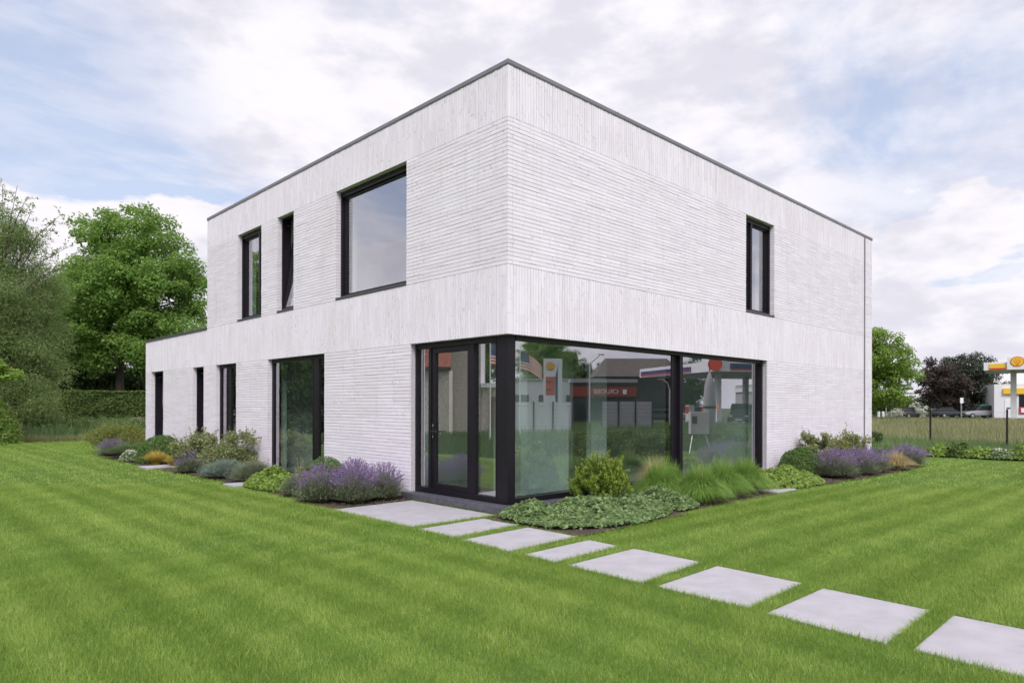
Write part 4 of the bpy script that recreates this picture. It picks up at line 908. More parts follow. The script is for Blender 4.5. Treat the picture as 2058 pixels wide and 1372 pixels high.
# ------------------------------------------------------------------ wire fence on the right
fe = T('wire_fence', 'wire mesh fence on slim black posts in front of the meadow', 'fence', (25.0, 0, 0))
fd = unit(np.array([25.1-24.8, -1.4-1.1, 0.0])); FP = [np.array([24.8, 1.1, 0])+fd*2.52*k for k in range(-12, 6)]
pm = MB().box(-0.03, 0.03, -0.03, 0.03, -0.05, 1.42); 
for q in FP:
    o = pm.build('post', 'black_paint', fe, local=True) if q is FP[0] else link_mesh('post', pmo.data, None, fe)
    pmo = o; o.location = q-np.array([25.0, 0, 0])
for zz in np.arange(0.1, 1.36, 0.2):
    MB().tube([FP[0]+np.array([0, 0, zz]), FP[-1]+np.array([0, 0, zz])], 0.0028, 4).build('wire', 'coping_grey', fe)

# ------------------------------------------------------------------ petrol station seen on the right
def shell_outline(s, n=9):
    pts = []
    for k in range(n*2+1):
        a = math.radians(-38+256*k/(n*2)); r = s*(1.0 if k % 2 else 0.95); pts.append((r*math.cos(a)*1.04, r*math.sin(a)*0.94+0.06*s))
    pts += [(-0.62*s, -0.62*s), (-0.45*s, -0.82*s), (0.45*s, -0.82*s), (0.62*s, -0.62*s)]
    return pts
def emblem(parent, c, ux, nrm, s):
    """scallop emblem: red rim, yellow fan, red ribs"""
    c = np.array(c, float); ux = np.array(ux, float); nrm = np.array(nrm, float); up = np.array([0, 0, 1.0])
    em = MB().prism([c+ux*a+up*b_ for a, b_ in shell_outline(s)], nrm*0.03).build('emblem', 'red_paint', parent)
    MB().prism([c+nrm*0.031+ux*a+up*b_ for a, b_ in shell_outline(s*0.88)], nrm*0.02).build('emblem_fan', 'yellow_paint', em)
    mb = MB()
    for k in range(-3, 4):
        a = math.radians(90+k*20); q0 = c+up*(-0.6*s)+ux*(0.1*s*-k*0.5); q1 = c+ux*(math.cos(a)*0.72*s)+up*(math.sin(a)*0.72*s); mb.tube([q0+nrm*0.052, q1+nrm*0.052], 0.022*s, 4)
    mb.build('emblem_rib', 'red_paint', em)
ps = T('petrol_station_canopy', 'white petrol station canopy with yellow and red band and scallop emblem', 'canopy', (77, 9.7, 0))
cA = at(1977, 742, 70); cA[2] = 0; e1 = unit(RT0-FW*0.75); e2 = unit(FW+0.75*RT0); zc0, zc1 = 5.25, 6.05
def canbox(mb, a0, a1, b0, b1, z0, z1): q = cA+e1*(a0+a1)/2+e2*(b0+b1)/2; return mb.obox(np.array([q[0], q[1], (z0+z1)/2]), e1*(a1-a0)/2, e2*(b1-b0)/2, np.array([0, 0, (z1-z0)/2]))
canbox(MB(), 0, 16, 0, 9, zc0, zc1).build('roof', 'white_panel', ps)
for a0, a1 in ((0.45, 1.85), (3.75, 15.0)):
    bd = canbox(MB(), a0, a1, -0.06, -0.005, zc0+0.08, zc0+0.66).build('band', 'yellow_paint', ps); canbox(MB(), a0, a1, -0.09, -0.061, zc0+0.07, zc0+0.22).build('stripe', 'red_paint', bd)
sb = canbox(MB(), 1.95, 3.6, -0.25, 0.2, zc0+0.02, zc1+0.45).build('sign_box', 'white_panel', ps)
q = cA+e1*2.78-e2*0.26; emblem(sb, (q[0], q[1], zc0+0.78), e1, -e2, 0.56)
for a0, b0 in ((2.2, 2.5), (2.2, 6.5), (11, 2.5), (11, 6.5)): canbox(MB(), a0, a0+0.5, b0, b0+0.5, 0, zc0).build('column', 'white_panel', ps)
gs = T('petrol_station_shop', 'white shop building with yellow fascia under the canopy', 'building', (102, 13, 0))
g0 = at(1998, 815, 90); g0[2] = 0; GX = unit(RT0-0.45*FW); GY = unit(FW+0.45*RT0)
def gbox(mb, a0, a1, b0, b1, z0, z1): q = g0+GX*(a0+a1)/2+GY*(b0+b1)/2; return mb.obox(np.array([q[0], q[1], (z0+z1)/2]), GX*(a1-a0)/2, GY*(b1-b0)/2, np.array([0, 0, (z1-z0)/2]))
gbox(MB(), 0, 14, 0, 7, 0, 4.5).build('wall', 'white_panel', gs); gbox(MB(), 0.95, 14, -0.3, -0.005, 3.2, 3.95).build('fascia', 'yellow_paint', gs)
dr = gbox(MB(), 1.15, 2.2, -0.06, -0.004, 0.1, 2.5).build('door', 'white_paint', gs); gbox(MB(), 1.35, 2.0, -0.09, -0.061, 1.25, 1.42).build('sign', 'navy_paint', dr)
gbox(MB(), 2.7, 13.5, -0.04, -0.004, 0.6, 3.1).build('window', 'car_glass', gs); gbox(MB(), 2.7, 13.5, -0.12, -0.041, 0.6, 1.5).build('window_display', 'red_paint', gs)
for k in range(6): gbox(MB(), 2.9+k*1.3, 3.6+k*1.3, -0.2, -0.121, 0.75, 1.35).build('poster', 'white_paint', gs)
MB().quad(*[tuple(g0+RT0*a+FW*b_+np.array([0, 0, -0.022])) for a, b_ in ((-30, -30), (30, -30), (30, 0), (-30, 0))])
fc = MB(); q0 = g0-FW*26
fc.quad(*[tuple(q0+RT0*a+FW*b_+np.array([0, 0, -0.024])) for a, b_ in ((-3, 0), (40, 0), (40, 26), (-3, 26))]); tag(fc.build('forecourt', 'asphalt'), kind='structure')

# ------------------------------------------------------------------ cars
def loft(st):
    mb = MB(); k = 10
    for (x, z0, z1, hw, tw) in st:
        zc = z0+(z1-z0)*0.45
        mb.v += [(x, -hw*0.9, z0), (x, -hw, z0+0.08), (x, -hw, zc), (x, -hw*0.97, z1-0.08), (x, -tw, z1), (x, tw, z1), (x, hw*0.97, z1-0.08), (x, hw, zc), (x, hw, z0+0.08), (x, hw*0.9, z0)]
    for i in range(len(st)-1):
        for j in range(k): a = i*k+j; b_ = i*k+(j+1) % k; mb.f.append((a, b_, b_+k, a+k))
    mb.f.append(tuple(range(k))); mb.f.append(tuple(range((len(st)-1)*k, len(st)*k))[::-1]); return mb
def make_car(label, loc, ang, paint, suv=True, name='car', group=None):
    t = T(name, label, 'car', loc, group); t.rotation_euler = (0, 0, ang); hr = 1.72 if suv else 1.45; bl = 1.02 if suv else 0.9
    loft([(-2.2, .45, bl-.15, .78, .62), (-2.1, .32, bl, .86, .75), (-1.2, .3, bl+.02, .9, .8), (.6, .3, bl, .9, .8), (1.5, .3, bl-.1, .88, .76), (2.1, .34, bl-.22, .82, .66), (2.25, .45, bl-.35, .72, .58)]).build('body', paint, t, smooth=False, local=True, bevel=0.02)
    loft([(-2.0, bl-.04, bl+.1, .78, .7), (-1.6, bl-.04, hr-.06, .74, .6), (.1, bl-.04, hr-.06, .74, .6), (.95, bl-.06, bl+.06, .78, .7)]).build('cabin_glass', 'car_glass', t, local=True)
    loft([(-1.65, hr-.065, hr-.01, .66, .56), (-1.2, hr-.065, hr+.02, .68, .58), (-.2, hr-.065, hr+.02, .68, .58), (.15, hr-.065, hr-.02, .66, .56)]).build('roof', paint, t, local=True)
    for x in (-1.35, 1.4):
        for y in (-.8, .8):
            w = MB().tube([(x, y-.11, .33), (x, y+.11, .33)], .33, 14).build('wheel', 'tyre', t, local=True); MB().tube([(x, y-.125, .33), (x, y+.125, .33)], .2, 10).build('rim', 'steel', w, local=True)
    for y in (-.6, .6): MB().box(2.12, 2.235, y-.14, y+.14, bl-.36, bl-.25).build('headlight', 'white_paint', t, local=True)
    MB().box(2.2, 2.262, -.4, .4, .5, .62).build('grille', 'black_paint', t, local=True); MB().box(2.25, 2.275, -.26, .26, .38, .48).build('number_plate', 'white_paint', t, local=True)
    return t
def mir(x, y, d, Y=0.25): p = CAM+(FW+RT*(x-1029)/1363.2-UP*(y-814.9)/1363.2)*d; p[1] = 2*Y-p[1]; return p
def mil(x, y, d, X=0.15): p = CAM+(FW+RT*(x-1029)/1363.2-UP*(y-814.9)/1363.2)*d; p[0] = 2*X-p[0]; return p
p = at(1966, 815, 92); make_car('silver van parked left of the petrol station shop', (p[0], p[1], 0), 2.4, 'car_silver', True, 'van')
p = at(1905, 815, 93); make_car('dark car parked under the purple tree', (p[0], p[1], 0), -0.6, 'car_dark', False)
p = at(1826, 815, 88); make_car('dark car parked below the bright green tree', (p[0], p[1], 0), -0.3, 'car_dark', False)
p = at(1985, 815, 93.5); pa = T('market_parasol', 'green parasol between the silver van and the shop', 'parasol', (p[0], p[1], 0))
mb = MB(); mb.tube([(0, 0, 1.3), (0, 0, 1.75), (0, 0, 2.1)], [1.6, 1.1, 0.05], 10); mb.build('canopy', 'green_paint', pa, local=True); MB().tube([(0, 0, 0), (0, 0, 1.4)], .04, 8).build('pole', 'steel', pa, local=True)
p = at(1781, 815, 82); sg = T('road_sign', 'small blue grey sign on a pole below the bright green tree', 'sign', (p[0], p[1], 0))
MB().tube([(0, 0, 0), (0, 0, 2.5)], .06, 8).build('pole', 'steel', sg, local=True); MB().obox(np.array([0, 0, 2.3])-FW*.08, RT0*.28, FW*.02, np.array([0, 0, .45])).build('panel', 'grey_panel', sg, local=True)
p = at(1932, 815, 86); sg = T('road_sign', 'small white sign on a pole in front of the dark trees', 'sign', (p[0], p[1], 0))
MB().tube([(0, 0, 0), (0, 0, 2.6)], .06, 8).build('pole', 'steel', sg, local=True); MB().obox(np.array([0, 0, 2.3])-FW*.08, RT0*.2, FW*.02, np.array([0, 0, .35])).build('panel', 'white_paint', sg, local=True)
for px_, lb in ((1766, 'left pale bollard at the far meadow edge'), (1775, 'right pale bollard at the far meadow edge')):
    p = at(px_, 815, 80); MBo = MB().tube([(p[0], p[1], 0), (p[0], p[1], .85), (p[0], p[1], .95)], [.16, .16, .08], 10).build('bollard', 'white_panel'); tag(MBo, lb, 'bollard', 'bollards at the far meadow edge')
p = at(1800, 815, 85); loose_shrub('pale flowering bush at the far meadow edge', p[0], p[1], 1.0, 1.6, 'white_flower', 900, 0.18, twigs=False)
p = at(1845, 815, 88); loose_shrub('white blossoming bush behind the parked dark car', p[0], p[1], 1.3, 2.2, 'white_flower', 1200, 0.2, twigs=False)

# ------------------------------------------------------------------ things opposite the house, seen mirrored in its panes
def gpt(x, d): q = mir(x, 814.9, d); return np.array([q[0], q[1], 0])
# flag
def flag(label, loc, right, h=4.15):
    t = T('flagpole', label, 'flag', loc); MB().tube([(0, 0, 0), (0, 0, h)], [.035, .025], 10).build('pole', 'white_paint', t, local=True)
    u = np.array(right, float); sw = np.cross(u, (0, 0, 1.0)); Wd, Ht = 1.05, .86
    def pt(a, b_, o=0.0):  # limp flag: the free end sags
        return tuple(u*(a*0.98)+sw*(0.09*math.sin(a*5)+o)+np.array([0, 0, h-0.08-b_-0.62*a*a/Wd*(1-0.25*b_/Ht)-0.05*a]))
    fl_ = None
    for s in range(13):
        mb = MB(); n = 10
        for k in range(n):
            a0, a1 = Wd*k/n, Wd*(k+1)/n; b0, b1 = Ht*s/13, Ht*(s+1)/13; i = len(mb.v)
            mb.v += [pt(a0, b0, -.004), pt(a1, b0, -.004), pt(a1, b1, -.004), pt(a0, b1, -.004), pt(a0, b0, .004), pt(a1, b0, .004), pt(a1, b1, .004), pt(a0, b1, .004)]
            for q in ((3, 2, 1, 0), (4, 5, 6, 7), (0, 1, 5, 4), (2, 3, 7, 6)): mb.f.append(tuple(i+z_ for z_ in q))
        mb.build('stripe', 'red_paint' if s % 2 == 0 else 'white_paint', t, local=True)
    for o in (-.012, .005):
        mb = MB()
        for k in range(5):
            a0, a1 = .42*k/5, .42*(k+1)/5; i = len(mb.v); mb.v += [pt(a0, 0, o), pt(a1, 0, o), pt(a1, Ht*7/13, o), pt(a0, Ht*7/13, o), pt(a0, 0, o+.006), pt(a1, 0, o+.006), pt(a1, Ht*7/13, o+.006), pt(a0, Ht*7/13, o+.006)]
            for q in ((3, 2, 1, 0), (4, 5, 6, 7), (0, 1, 5, 4), (2, 3, 7, 6), (1, 2, 6, 5)): mb.f.append(tuple(i+z_ for z_ in q))
        ca = mb.build('canton', 'navy_paint', t, local=True)
        mb = MB()
        for r_ in range(6):
            for c_ in range(6 if r_ % 2 == 0 else 5):
                a = .035+.07*c_+(.035 if r_ % 2 else 0); b_ = .04+.078*r_; q = np.array(pt(a, b_, o+.003)); mb.obox(q, u*.013, sw*.0065, np.array([0, 0, .013]))
        mb.build('star', 'white_paint', ca, local=True)
flag('flag on a white pole opposite the large corner pane', tuple(gpt(1041, 32)), unit(np.array([gpt(1100, 32)-gpt(1041, 32)]))[0])
q = mil(985, 815, 28); flag('flag on a white pole reflected beside the corner post', (q[0], q[1], 0), unit(mil(1000, 815, 28)-mil(985, 815, 28)))
# price pylon
pz = gpt(1108, 46); ux = unit(gpt(1120, 46)-gpt(1096, 46)); nr = unit(np.array([-6.6, 7.4, 0])-pz); nr = unit(np.cross(np.array([0, 0, 1.0]), ux)); nr = nr if nr@(np.array([3, 0, 0])-pz) > 0 else -nr
# readers facing the front read left to right along rx
rx = np.cross(np.array([0, 0, 1.0]), nr)
py_ = T('price_pylon', 'tall white petrol price pylon with scallop emblem and red panel', 'sign', tuple(pz))
bd = MB().obox(pz+np.array([0, 0, 2.35]), rx*.62, nr*.14, np.array([0, 0, 2.35])).build('panel', 'white_panel', py_)
emblem(bd, pz+nr*.145+np.array([0, 0, 4.15])-ux*.18, rx, nr, .30)
MB().obox(pz+nr*.15+np.array([0, 0, 2.85])-ux*.18, rx*.30, nr*.012, np.array([0, 0, .62])).build('price_panel', 'red_paint', bd)
mk = MB()
for k in range(2): mk.obox(pz+nr*.165+np.array([0, 0, 3.12-.5*k])-ux*.28, rx*.17, nr*.006, np.array([0, 0, .05]))
mk.build('price_mark', 'black_paint', bd)
MB().prism([pz+nr*.146+ux*a+np.array([0, 0, z_]) for a, z_ in ((.18, 0.3), (.32, .3), (.32, 4.35), (.26, 3.9), (.14, 3.4))], nr*.014).build('swoosh', 'navy_paint', bd)
# low white hall, dark building with red fascia, brown roofed hall
a0, a1 = gpt(1010, 62), gpt(1208, 62); wx = a1-a0; wn = np.array([-wx[1], wx[0], 0]); wn = unit(wn) if wn@(np.array([0, 0, 0])-a0) > 0 else -unit(wn); Lw = np.linalg.norm(wx); wx = wx/Lw
wh = T('white_hall', 'long low white hall with flat roof across the road', 'building', tuple((a0+a1)/2))
MB().obox((a0+a1)/2-wn*3+np.array([0, 0, 1.9]), wx*Lw/2, wn*3, np.array([0, 0, 1.9])).build('wall', 'white_panel', wh); MB().obox((a0+a1)/2-wn*3+np.array([0, 0, 3.9]), wx*(Lw/2+.2), wn*3.2, np.array([0, 0, .1])).build('roof', 'grey_panel', wh)
for k in range(3): MB().obox(a0+wx*(1.5+2.5*k)+wn*.02+np.array([0, 0, 1.9]), wx*.8, wn*.03, np.array([0, 0, .6])).build('window', 'car_glass', wh)
b0, b1 = gpt(1146, 58), gpt(1276, 58); bx = b1-b0; Lb = np.linalg.norm(bx); bx = bx/Lb; bn = np.array([-bx[1], bx[0], 0]); bn = bn if bn@(-b0) > 0 else -bn; bc = (b0+b1)/2
sh = T('shop_building', 'dark shop front with long red fascia and white lettering', 'building', tuple(bc))
MB().obox(bc-bn*.9+np.array([0, 0, 1.75]), bx*Lb/2, bn*.9, np.array([0, 0, 1.75])).build('wall', 'dark_wall', sh); MB().obox(bc-bn*1+np.array([0, 0, 3.65]), bx*(Lb/2+.1), bn*1.1, np.array([0, 0, .15])).build('roof', 'grey_panel', sh)
fa = MB().obox(bc+bn*.08+np.array([0, 0, 2.72]), bx*Lb/2, bn*.07, np.array([0, 0, .42])).build('fascia', 'fascia_red', sh)
MB().obox(bc+bn*.02+np.array([0, 0, 1.2]), bx*(Lb/2-.3), bn*.03, np.array([0, 0, .9])).build('shop_window', 'car_glass', sh)
rdir = np.cross(np.array([0, 0, 1.0]), bn)
def text(parent, body, pos, size, right, mat):
    cu = bpy.data.curves.new('lettering', 'FONT'); cu.body = body; cu.size = size; cu.extrude = 0.01; cu.align_x = 'CENTER'; cu.align_y = 'CENTER'; cu.materials.append(MATS[mat])
    tmp = bpy.data.objects.new('lettering', cu); COL.objects.link(tmp); dg = bpy.context.evaluated_depsgraph_get(); me = bpy.data.meshes.new_from_object(tmp.evaluated_get(dg)); bpy.data.objects.remove(tmp)
    me.materials.clear(); me.materials.append(MATS[mat]); o = bpy.data.objects.new('lettering', me); COL.objects.link(o); o.parent = parent; r_ = Vector(right); u_ = Vector((0, 0, 1)); n_ = r_.cross(u_)
    m = Matrix((r_, u_, n_)).transposed().to_4x4(); m.translation = Vector(np.array(pos)-wl(parent)); o.matrix_local = m; return o
text(fa, 'CRUOBE', bc+bn*.16+rdir*(-.15)+np.array([0, 0, 2.72]), .55, rdir, 'white_paint')
MB().obox(bc+bn*.16-rdir*1.75+np.array([0, 0, 2.72]), bx*.17, bn*.01, np.array([0, 0, .2])).build('mark', 'white_paint', fa)
h0, h1 = gpt(1200, 76), gpt(1372, 76); hx = h1-h0; Lx = np.linalg.norm(hx); hx = hx/Lx; hn = np.array([-hx[1], hx[0], 0]); hn = hn if hn@(-h0) > 0 else -hn
bh = T('brown_roofed_hall', 'dark hall with a broad brown hipped roof behind the shop', 'building', tuple((h0+h1)/2)); hc = (h0+h1)/2
MB().obox(hc-hn*4+np.array([0, 0, 2.4]), hx*Lx/2, hn*4, np.array([0, 0, 2.4])).build('wall', 'dark_wall', bh)
e = [hc+hx*s_*(Lx/2+.4)+hn*o_+np.array([0, 0, 4.8]) for s_, o_ in ((-1, .4), (1, .4), (1, -8.4), (-1, -8.4))]; r0 = hc-hx*(Lx/2-1.3)-hn*4+np.array([0, 0, 7.1]); r1 = hc+hx*(Lx/2-1.0)-hn*4+np.array([0, 0, 7.1])
mb = MB(); mb.v = [tuple(v) for v in e+[r0, r1]]; mb.f = [(0, 1, 5, 4), (1, 2, 5), (2, 3, 4, 5), (3, 0, 4), (3, 2, 1, 0)]; mb.build('roof', 'brown_roof', bh)
# petrol canopy opposite
k0, k1 = gpt(1435, 50), gpt(1283, 62); kx = k1-k0; Lk = np.linalg.norm(kx); kx = kx/Lk; ky = np.array([-kx[1], kx[0], 0]); far = gpt(1560, 60)-k0; ky = ky if ky@far > 0 else -ky
oc = T('station_canopy', 'white petrol canopy with navy band and red roundel opposite the house', 'canopy', tuple(k0))
def kbox(mb, a0, a1, b0, b1, z0, z1): q = k0+kx*(a0+a1)/2+ky*(b0+b1)/2; return mb.obox(np.array([q[0], q[1], (z0+z1)/2]), kx*(a1-a0)/2, ky*(b1-b0)/2, np.array([0, 0, (z1-z0)/2]))
kbox(MB(), 0, Lk, 0, 14, 4.1, 4.86).build('roof', 'white_panel', oc)
for bxs in ((3.5, Lk-.3, -.05, -.003), ): bd = kbox(MB(), *bxs, 4.25, 4.6).build('band', 'navy_paint', oc); kbox(MB(), bxs[0], bxs[1], -.07, -.051, 4.2, 4.3).build('stripe', 'red_paint', bd)
bd = kbox(MB(), -.05, -.003, 1.2, 13.5, 4.25, 4.68).build('band', 'navy_paint', oc); kbox(MB(), -.07, -.051, 1.2, 13.5, 4.2, 4.28).build('stripe', 'red_paint', bd)
q = k0-kx*.08-ky*.08; nn = unit(-kx-ky); q = q+nn*.05; MB().tube([q+np.array([0, 0, 4.6]), q+nn*.12+np.array([0, 0, 4.6])], .52, 20).build('roundel', 'red_paint', oc)
for a_, b_ in ((3, 2), (9.5, 2), (3, 9), (9.5, 9)): kbox(MB(), a_, a_+.4, b_, b_+.4, 0, 4.1).build('column', 'white_panel', oc)
for a_, b_ in ((4.6, 2.0), (7.2, 2.0)):
    t = kbox(MB(), a_, a_+.6, b_, b_+.5, 0, 1.6); q = k0+kx*(a_+.3)+ky*(b_+.25)
    pu = T('fuel_pump', 'fuel pump under the canopy, %s' % ('nearer the road' if a_ < 5 else 'nearer the shop'), 'fuel pump', tuple(q), 'fuel pumps'); t.build('housing', 'white_panel', pu); kbox(MB(), a_+.05, a_+.55, b_-.02, b_-.002, .9, 1.5).build('display', 'red_paint', pu)
kb = T('station_shop', 'grey station shop with wide windows under the opposite canopy', 'building', tuple(k0+kx*4+ky*13))
kbox(MB(), 1, Lk+3, 12, 16, 0, 3.6).build('wall', 'grey_panel', kb); kbox(MB(), 1.5, Lk, 11.9, 11.996, .8, 2.4).build('window', 'car_glass', kb); kbox(MB(), 1, Lk+3, 11.85, 11.995, 2.9, 3.3).build('fascia', 'white_panel', kb)
fc2 = MB(); fc2.quad(*[tuple(k0+kx*a+ky*b_+np.array([0, 0, -.023])) for a, b_ in ((-4, -4), (30, -4), (30, 22), (-4, 22))]); tag(fc2.build('forecourt', 'asphalt'), kind='structure')
def face(p): d = np.array([3.0, 0, 0])-p; return math.atan2(d[1], d[0])
p = gpt(1484, 57); make_car('dark off-road car facing the house under the opposite canopy', tuple(p), face(p), 'car_dark', True)
p = gpt(1515, 60); make_car('silver car beside the dark off-road car', tuple(p), face(p)+.3, 'car_silver', True)
p = gpt(1383, 64); make_car('white car parked left of the opposite canopy column', tuple(p), face(p)+1.2, 'car_white', False)
p = gpt(1312, 60); make_car('black car parked beside the grey boarded fence', tuple(p), face(p)+1.4, 'car_dark', False)
p = gpt(1441, 51); fcn = T('pavement_flag', 'small orange pennant beside the canopy column', 'flag', tuple(p)); MB().tube([(0, 0, 0), (0, 0, 2.0)], .02, 6).build('pole', 'steel', fcn, local=True); mb = MB().prism([(0, 0, 1.1), (0, 0, 1.95), (.3, -.35, 1.25)], (.02, .02, 0)); mb.build('pennant', 'orange_paint', fcn, local=True)
# cabinet on legs, furled parasol, lamps, fences
p = gpt(1397, 22); cxv = unit(gpt(1415, 22)-gpt(1378, 22)); cn = np.array([-cxv[1], cxv[0], 0]); cn = cn if cn@(np.array([6, 0, 0])-p) > 0 else -cn
cbx = T('meter_cabinet', 'pale grey meter cabinet standing on slanted legs', 'cabinet', tuple(p)); bo = MB().obox(p+np.array([0, 0, .98]), cxv*.30, cn*.14, np.array([0, 0, .36])).build('housing', 'cabinet_grey', cbx, bevel=.01); MB().obox(p+np.array([0, 0, 1.08])-cxv*.18+cn*.15, cxv*.08, cn*.008, np.array([0, 0, .12])).build('display', 'car_glass', bo)
for k in range(3): MB().obox(p+np.array([0, 0, 1.16-.14*k])+cxv*.31+cn*.02, cxv*.02, cn*.05, np.array([0, 0, .05])).build('switch', 'black_paint', bo)
for s_ in (-1, 1): MB().tube([p+cxv*.2*s_+np.array([0, 0, .62]), p+cxv*.35*s_+cn*.2], .015, 6).build('leg', 'steel', cbx)
p = gpt(1419, 24); ps_ = T('furled_parasol', 'tall furled grey parasol on a dark pole', 'parasol', tuple(p)); MB().tube([(0, 0, 0), (0, 0, 2.95)], [.045, .02], 10).build('pole', 'dark_wall', ps_, local=True); MB().tube([(0, 0, .55), (0, 0, .9), (0, 0, 1.7), (0, 0, 2.3), (0, 0, 2.75)], [.06, .2, .22, .17, .02], 10).build('canopy', 'canvas_grey', ps_, local=True, smooth=True); MB().tube([(0, 0, 1.45), (0, 0, 1.52)], .23, 10).build('tie', 'black_paint', ps_, local=True)
p = gpt(1182, 50); lp = T('street_lamp', 'tall street lamp with twin angled heads above the white hall', 'street lamp', tuple(p)); lx = unit(gpt(1200, 50)-gpt(1182, 50))
MB().tube([(0, 0, 0), (0, 0, 4.5), tuple(lx*.12+np.array([0, 0, 4.7])), tuple(lx*.7+np.array([0, 0, 5.2]))], [.07, .05, .045, .035], 8).build('pole', 'steel', lp, local=True); MB().obox(lx*.85+np.array([0, 0, 5.28]), lx*.2, np.array([0, 0, .1])@np.eye(3)*0+np.cross(lx, (0, 0, 1))*.1, np.array([0, 0, .035])).build('lamp_head', 'grey_panel', lp, local=True)
p = gpt(1342, 44); lp = T('street_lamp', 'slim curved lamp post beside the large window mullion reflection', 'street lamp', tuple(p)); lx = unit(gpt(1320, 44)-gpt(1342, 44))
MB().tube([(0, 0, 0), (0, 0, 2.6), tuple(lx*.15+np.array([0, 0, 3.0])), tuple(lx*.5+np.array([0, 0, 3.25]))], [.05, .045, .04, .03], 8).build('pole', 'steel', lp, local=True); MB().obox(lx*.6+np.array([0, 0, 3.25]), lx*.14, np.cross(lx, (0, 0, 1))*.07, np.array([0, 0, .03])).build('lamp_head', 'grey_panel', lp, local=True)
def board_fence(name, label, q0, q1, zt, nb, mat):
    ax_ = q1-q0; Lf = np.linalg.norm(ax_); ax_ = ax_/Lf; nn_ = np.array([-ax_[1], ax_[0], 0]); t = T(name, label, 'fence', tuple((q0+q1)/2)); c = (q0+q1)/2; hb = zt/nb
    for k in range(nb): MB().obox(c+np.array([0, 0, hb*(k+.5)]), ax_*Lf/2, nn_*.02, np.array([0, 0, hb/2-.008])).build('board', mat, t)
    for k in range(4): MB().obox(q0+ax_*Lf*k/3+nn_*.05+np.array([0, 0, zt/2]), ax_*.04, nn_*.04, np.array([0, 0, zt/2+.03])).build('post', 'black_paint', t)
board_fence('board_fence', 'grey horizontal boarded fence in front of the shop', gpt(1205, 40), gpt(1307, 40), 1.78, 8, 'grey_panel')
board_fence('board_fence', 'pale boarded fence in front of the white hall', gpt(1030, 36), gpt(1146, 36), 1.72, 8, 'white_panel')
# neighbour's brick house, mirrored in the door side
def lpt(x, d): q = mil(x, 814.9, d); return np.array([q[0], q[1], 0])
w0, w1 = lpt(868, 37), lpt(966, 37); wx = w1-w0; Lw = np.linalg.norm(wx); wx = wx/Lw; wn = np.array([-wx[1], wx[0], 0]); wn = wn if wn@(-w0) > 0 else -wn; wc = (w0+w1)/2
nb = T('brick_house', 'neighbouring tan brick house with red tiled side roof', 'house', tuple(wc))
wb = MB().obox(wc-wn*3.03+np.array([0, 0, 2.9]), wx*(Lw/2), wn*3, np.array([0, 0, 2.9])).build('wall', 'mortar', nb)
mb = MB()
for k in range(58):
    z0 = k*.1; u = -(.17 if k % 2 else 0)
    while u < Lw:
        a_, b_ = max(u, 0), min(u+.34, Lw)
        if b_-a_ > .03: mb.obox(w0+wx*(a_+b_)/2-wn*.012+np.array([0, 0, z0+.05]), wx*((b_-a_)/2-.005), wn*.014, np.array([0, 0, .042]))
        u += .34
mb.build('brickwork', 'tan_brick', wb, kind='stuff')
s0, s1 = lpt(800, 34.5), lpt(906, 34.5); sx = s1-s0; Ls = np.linalg.norm(sx); sx = sx/Ls; sn = np.array([-sx[1], sx[0], 0]); sn = sn if sn@(-s0) > 0 else -sn; sc_ = (s0+s1)/2
MB().obox(sc_-sn*1.2+np.array([0, 0, 1.7]), sx*(Ls/2-.1), sn*1.0, np.array([0, 0, 1.7])).build('side_wing', 'tan_brick', nb); rf = MB().obox(sc_+np.array([0, 0, 3.38]), sx*Ls/2, sn*.12, np.array([0, 0, .1])).build('eaves', 'dark_wall', nb)
mb = MB()
for r_ in range(8):
    for k in range(int(Ls/.22)): mb.obox(s0+sx*(.11+.22*k)-sn*(.05+.28*r_)+np.array([0, 0, 3.55+.22*r_]), sx*.108, sn*.17+np.array([0, 0, -.13]), sn*.008+np.array([0, 0, .012]))
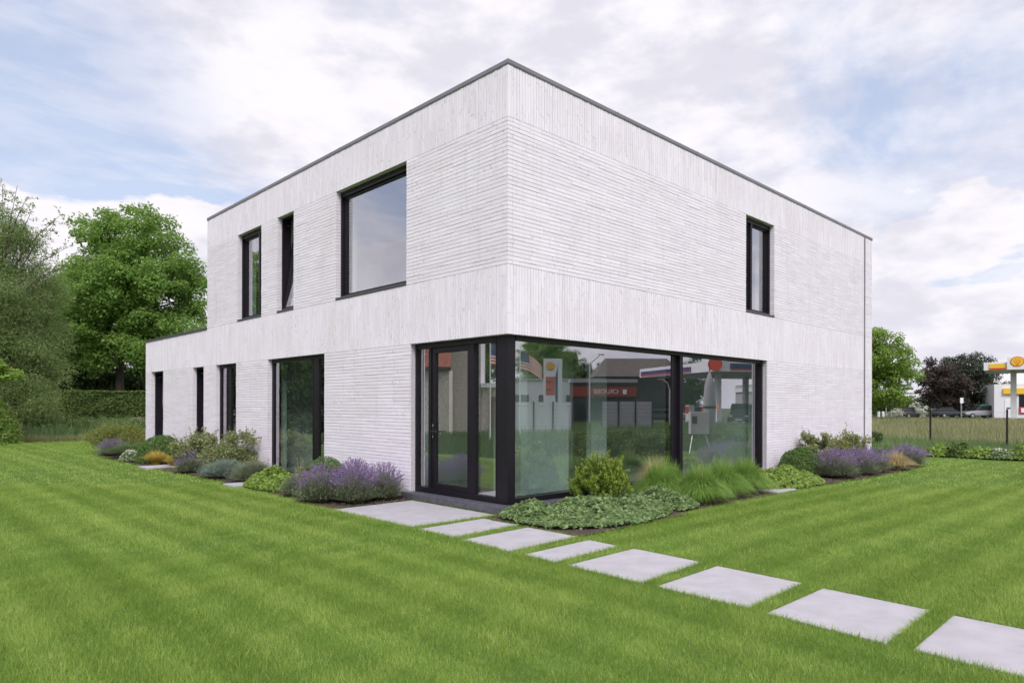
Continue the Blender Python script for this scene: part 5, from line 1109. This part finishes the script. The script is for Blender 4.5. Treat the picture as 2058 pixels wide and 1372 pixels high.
mb.build('roof', 'red_tile', nb, kind='stuff')
q = w1+wx*1.6; g2 = T('garage', 'flat roofed tan brick garage beside the neighbouring house', 'garage', tuple(q)); MB().obox(q-wn*2.5+np.array([0, 0, 1.25]), wx*1.58, wn*2.4, np.array([0, 0, 1.25])).build('wall', 'tan_brick', g2); MB().obox(q-wn*2.4+np.array([0, 0, 2.62]), wx*1.58, wn*2.6, np.array([0, 0, .12])).build('roof', 'white_panel', g2); MB().obox(q-wn*.06+np.array([0, 0, 1.0]), wx*1.1, wn*.04, np.array([0, 0, 1.0])).build('door', 'wood', g2)
# trees opposite
GT = 'trees opposite the house'
q = gpt(1085, 86); tt = copy_tree(maple, 'opposite_tree', 'broad green tree above the white hall, mirrored in the corner pane', (q[0], q[1], 0), (0.75, 0.75, 0.68), 2.0, GT)
for k, (x, d, s) in enumerate(((1165, 110, 1.0), (1120, 104, 0.9), (1215, 120, 1.0), (1300, 120, 1.0), (1385, 92, 0.9))):
    q = gpt(x, d); copy_tree(dark, 'opposite_tree', 'dark tree in the far row beyond the road', (q[0], q[1], 0), s, k*1.1, GT)
for k, (x, d, s, src) in enumerate(((610, 37, 0.62, dark), (560, 35, 0.55, dark), (650, 40, 0.6, dark), (455, 44, 0.9, dark), (505, 54, 0.85, maple), (400, 56, 0.8, dark), (700, 44, 0.55, dark), (330, 60, 0.8, dark), (980, 50, 0.8, maple))):
    q = lpt(x, d); copy_tree(src, 'garden_tree', 'dark tree of the side garden mirrored in the left panes', (q[0], q[1], 0), s, k*0.9, 'trees of the side garden')
for k, (x, d) in enumerate(((1215, 26), (1250, 24), (1295, 25), (1330, 24), (1470, 26), (1395, 27), (1505, 28), (1055, 19.5), (1095, 21), (1140, 19.5), (1180, 21.5), (1225, 20.5), (1270, 22), (1315, 21.5))):
    q = gpt(x, d); loose_shrub('leafy green shrub in the lawn opposite the large window', q[0], q[1], 0.95, 0.72, 'hedge_leaf', 1100, 0.10, twigs=False, clumps=14, group='shrubs in the lawn opposite')
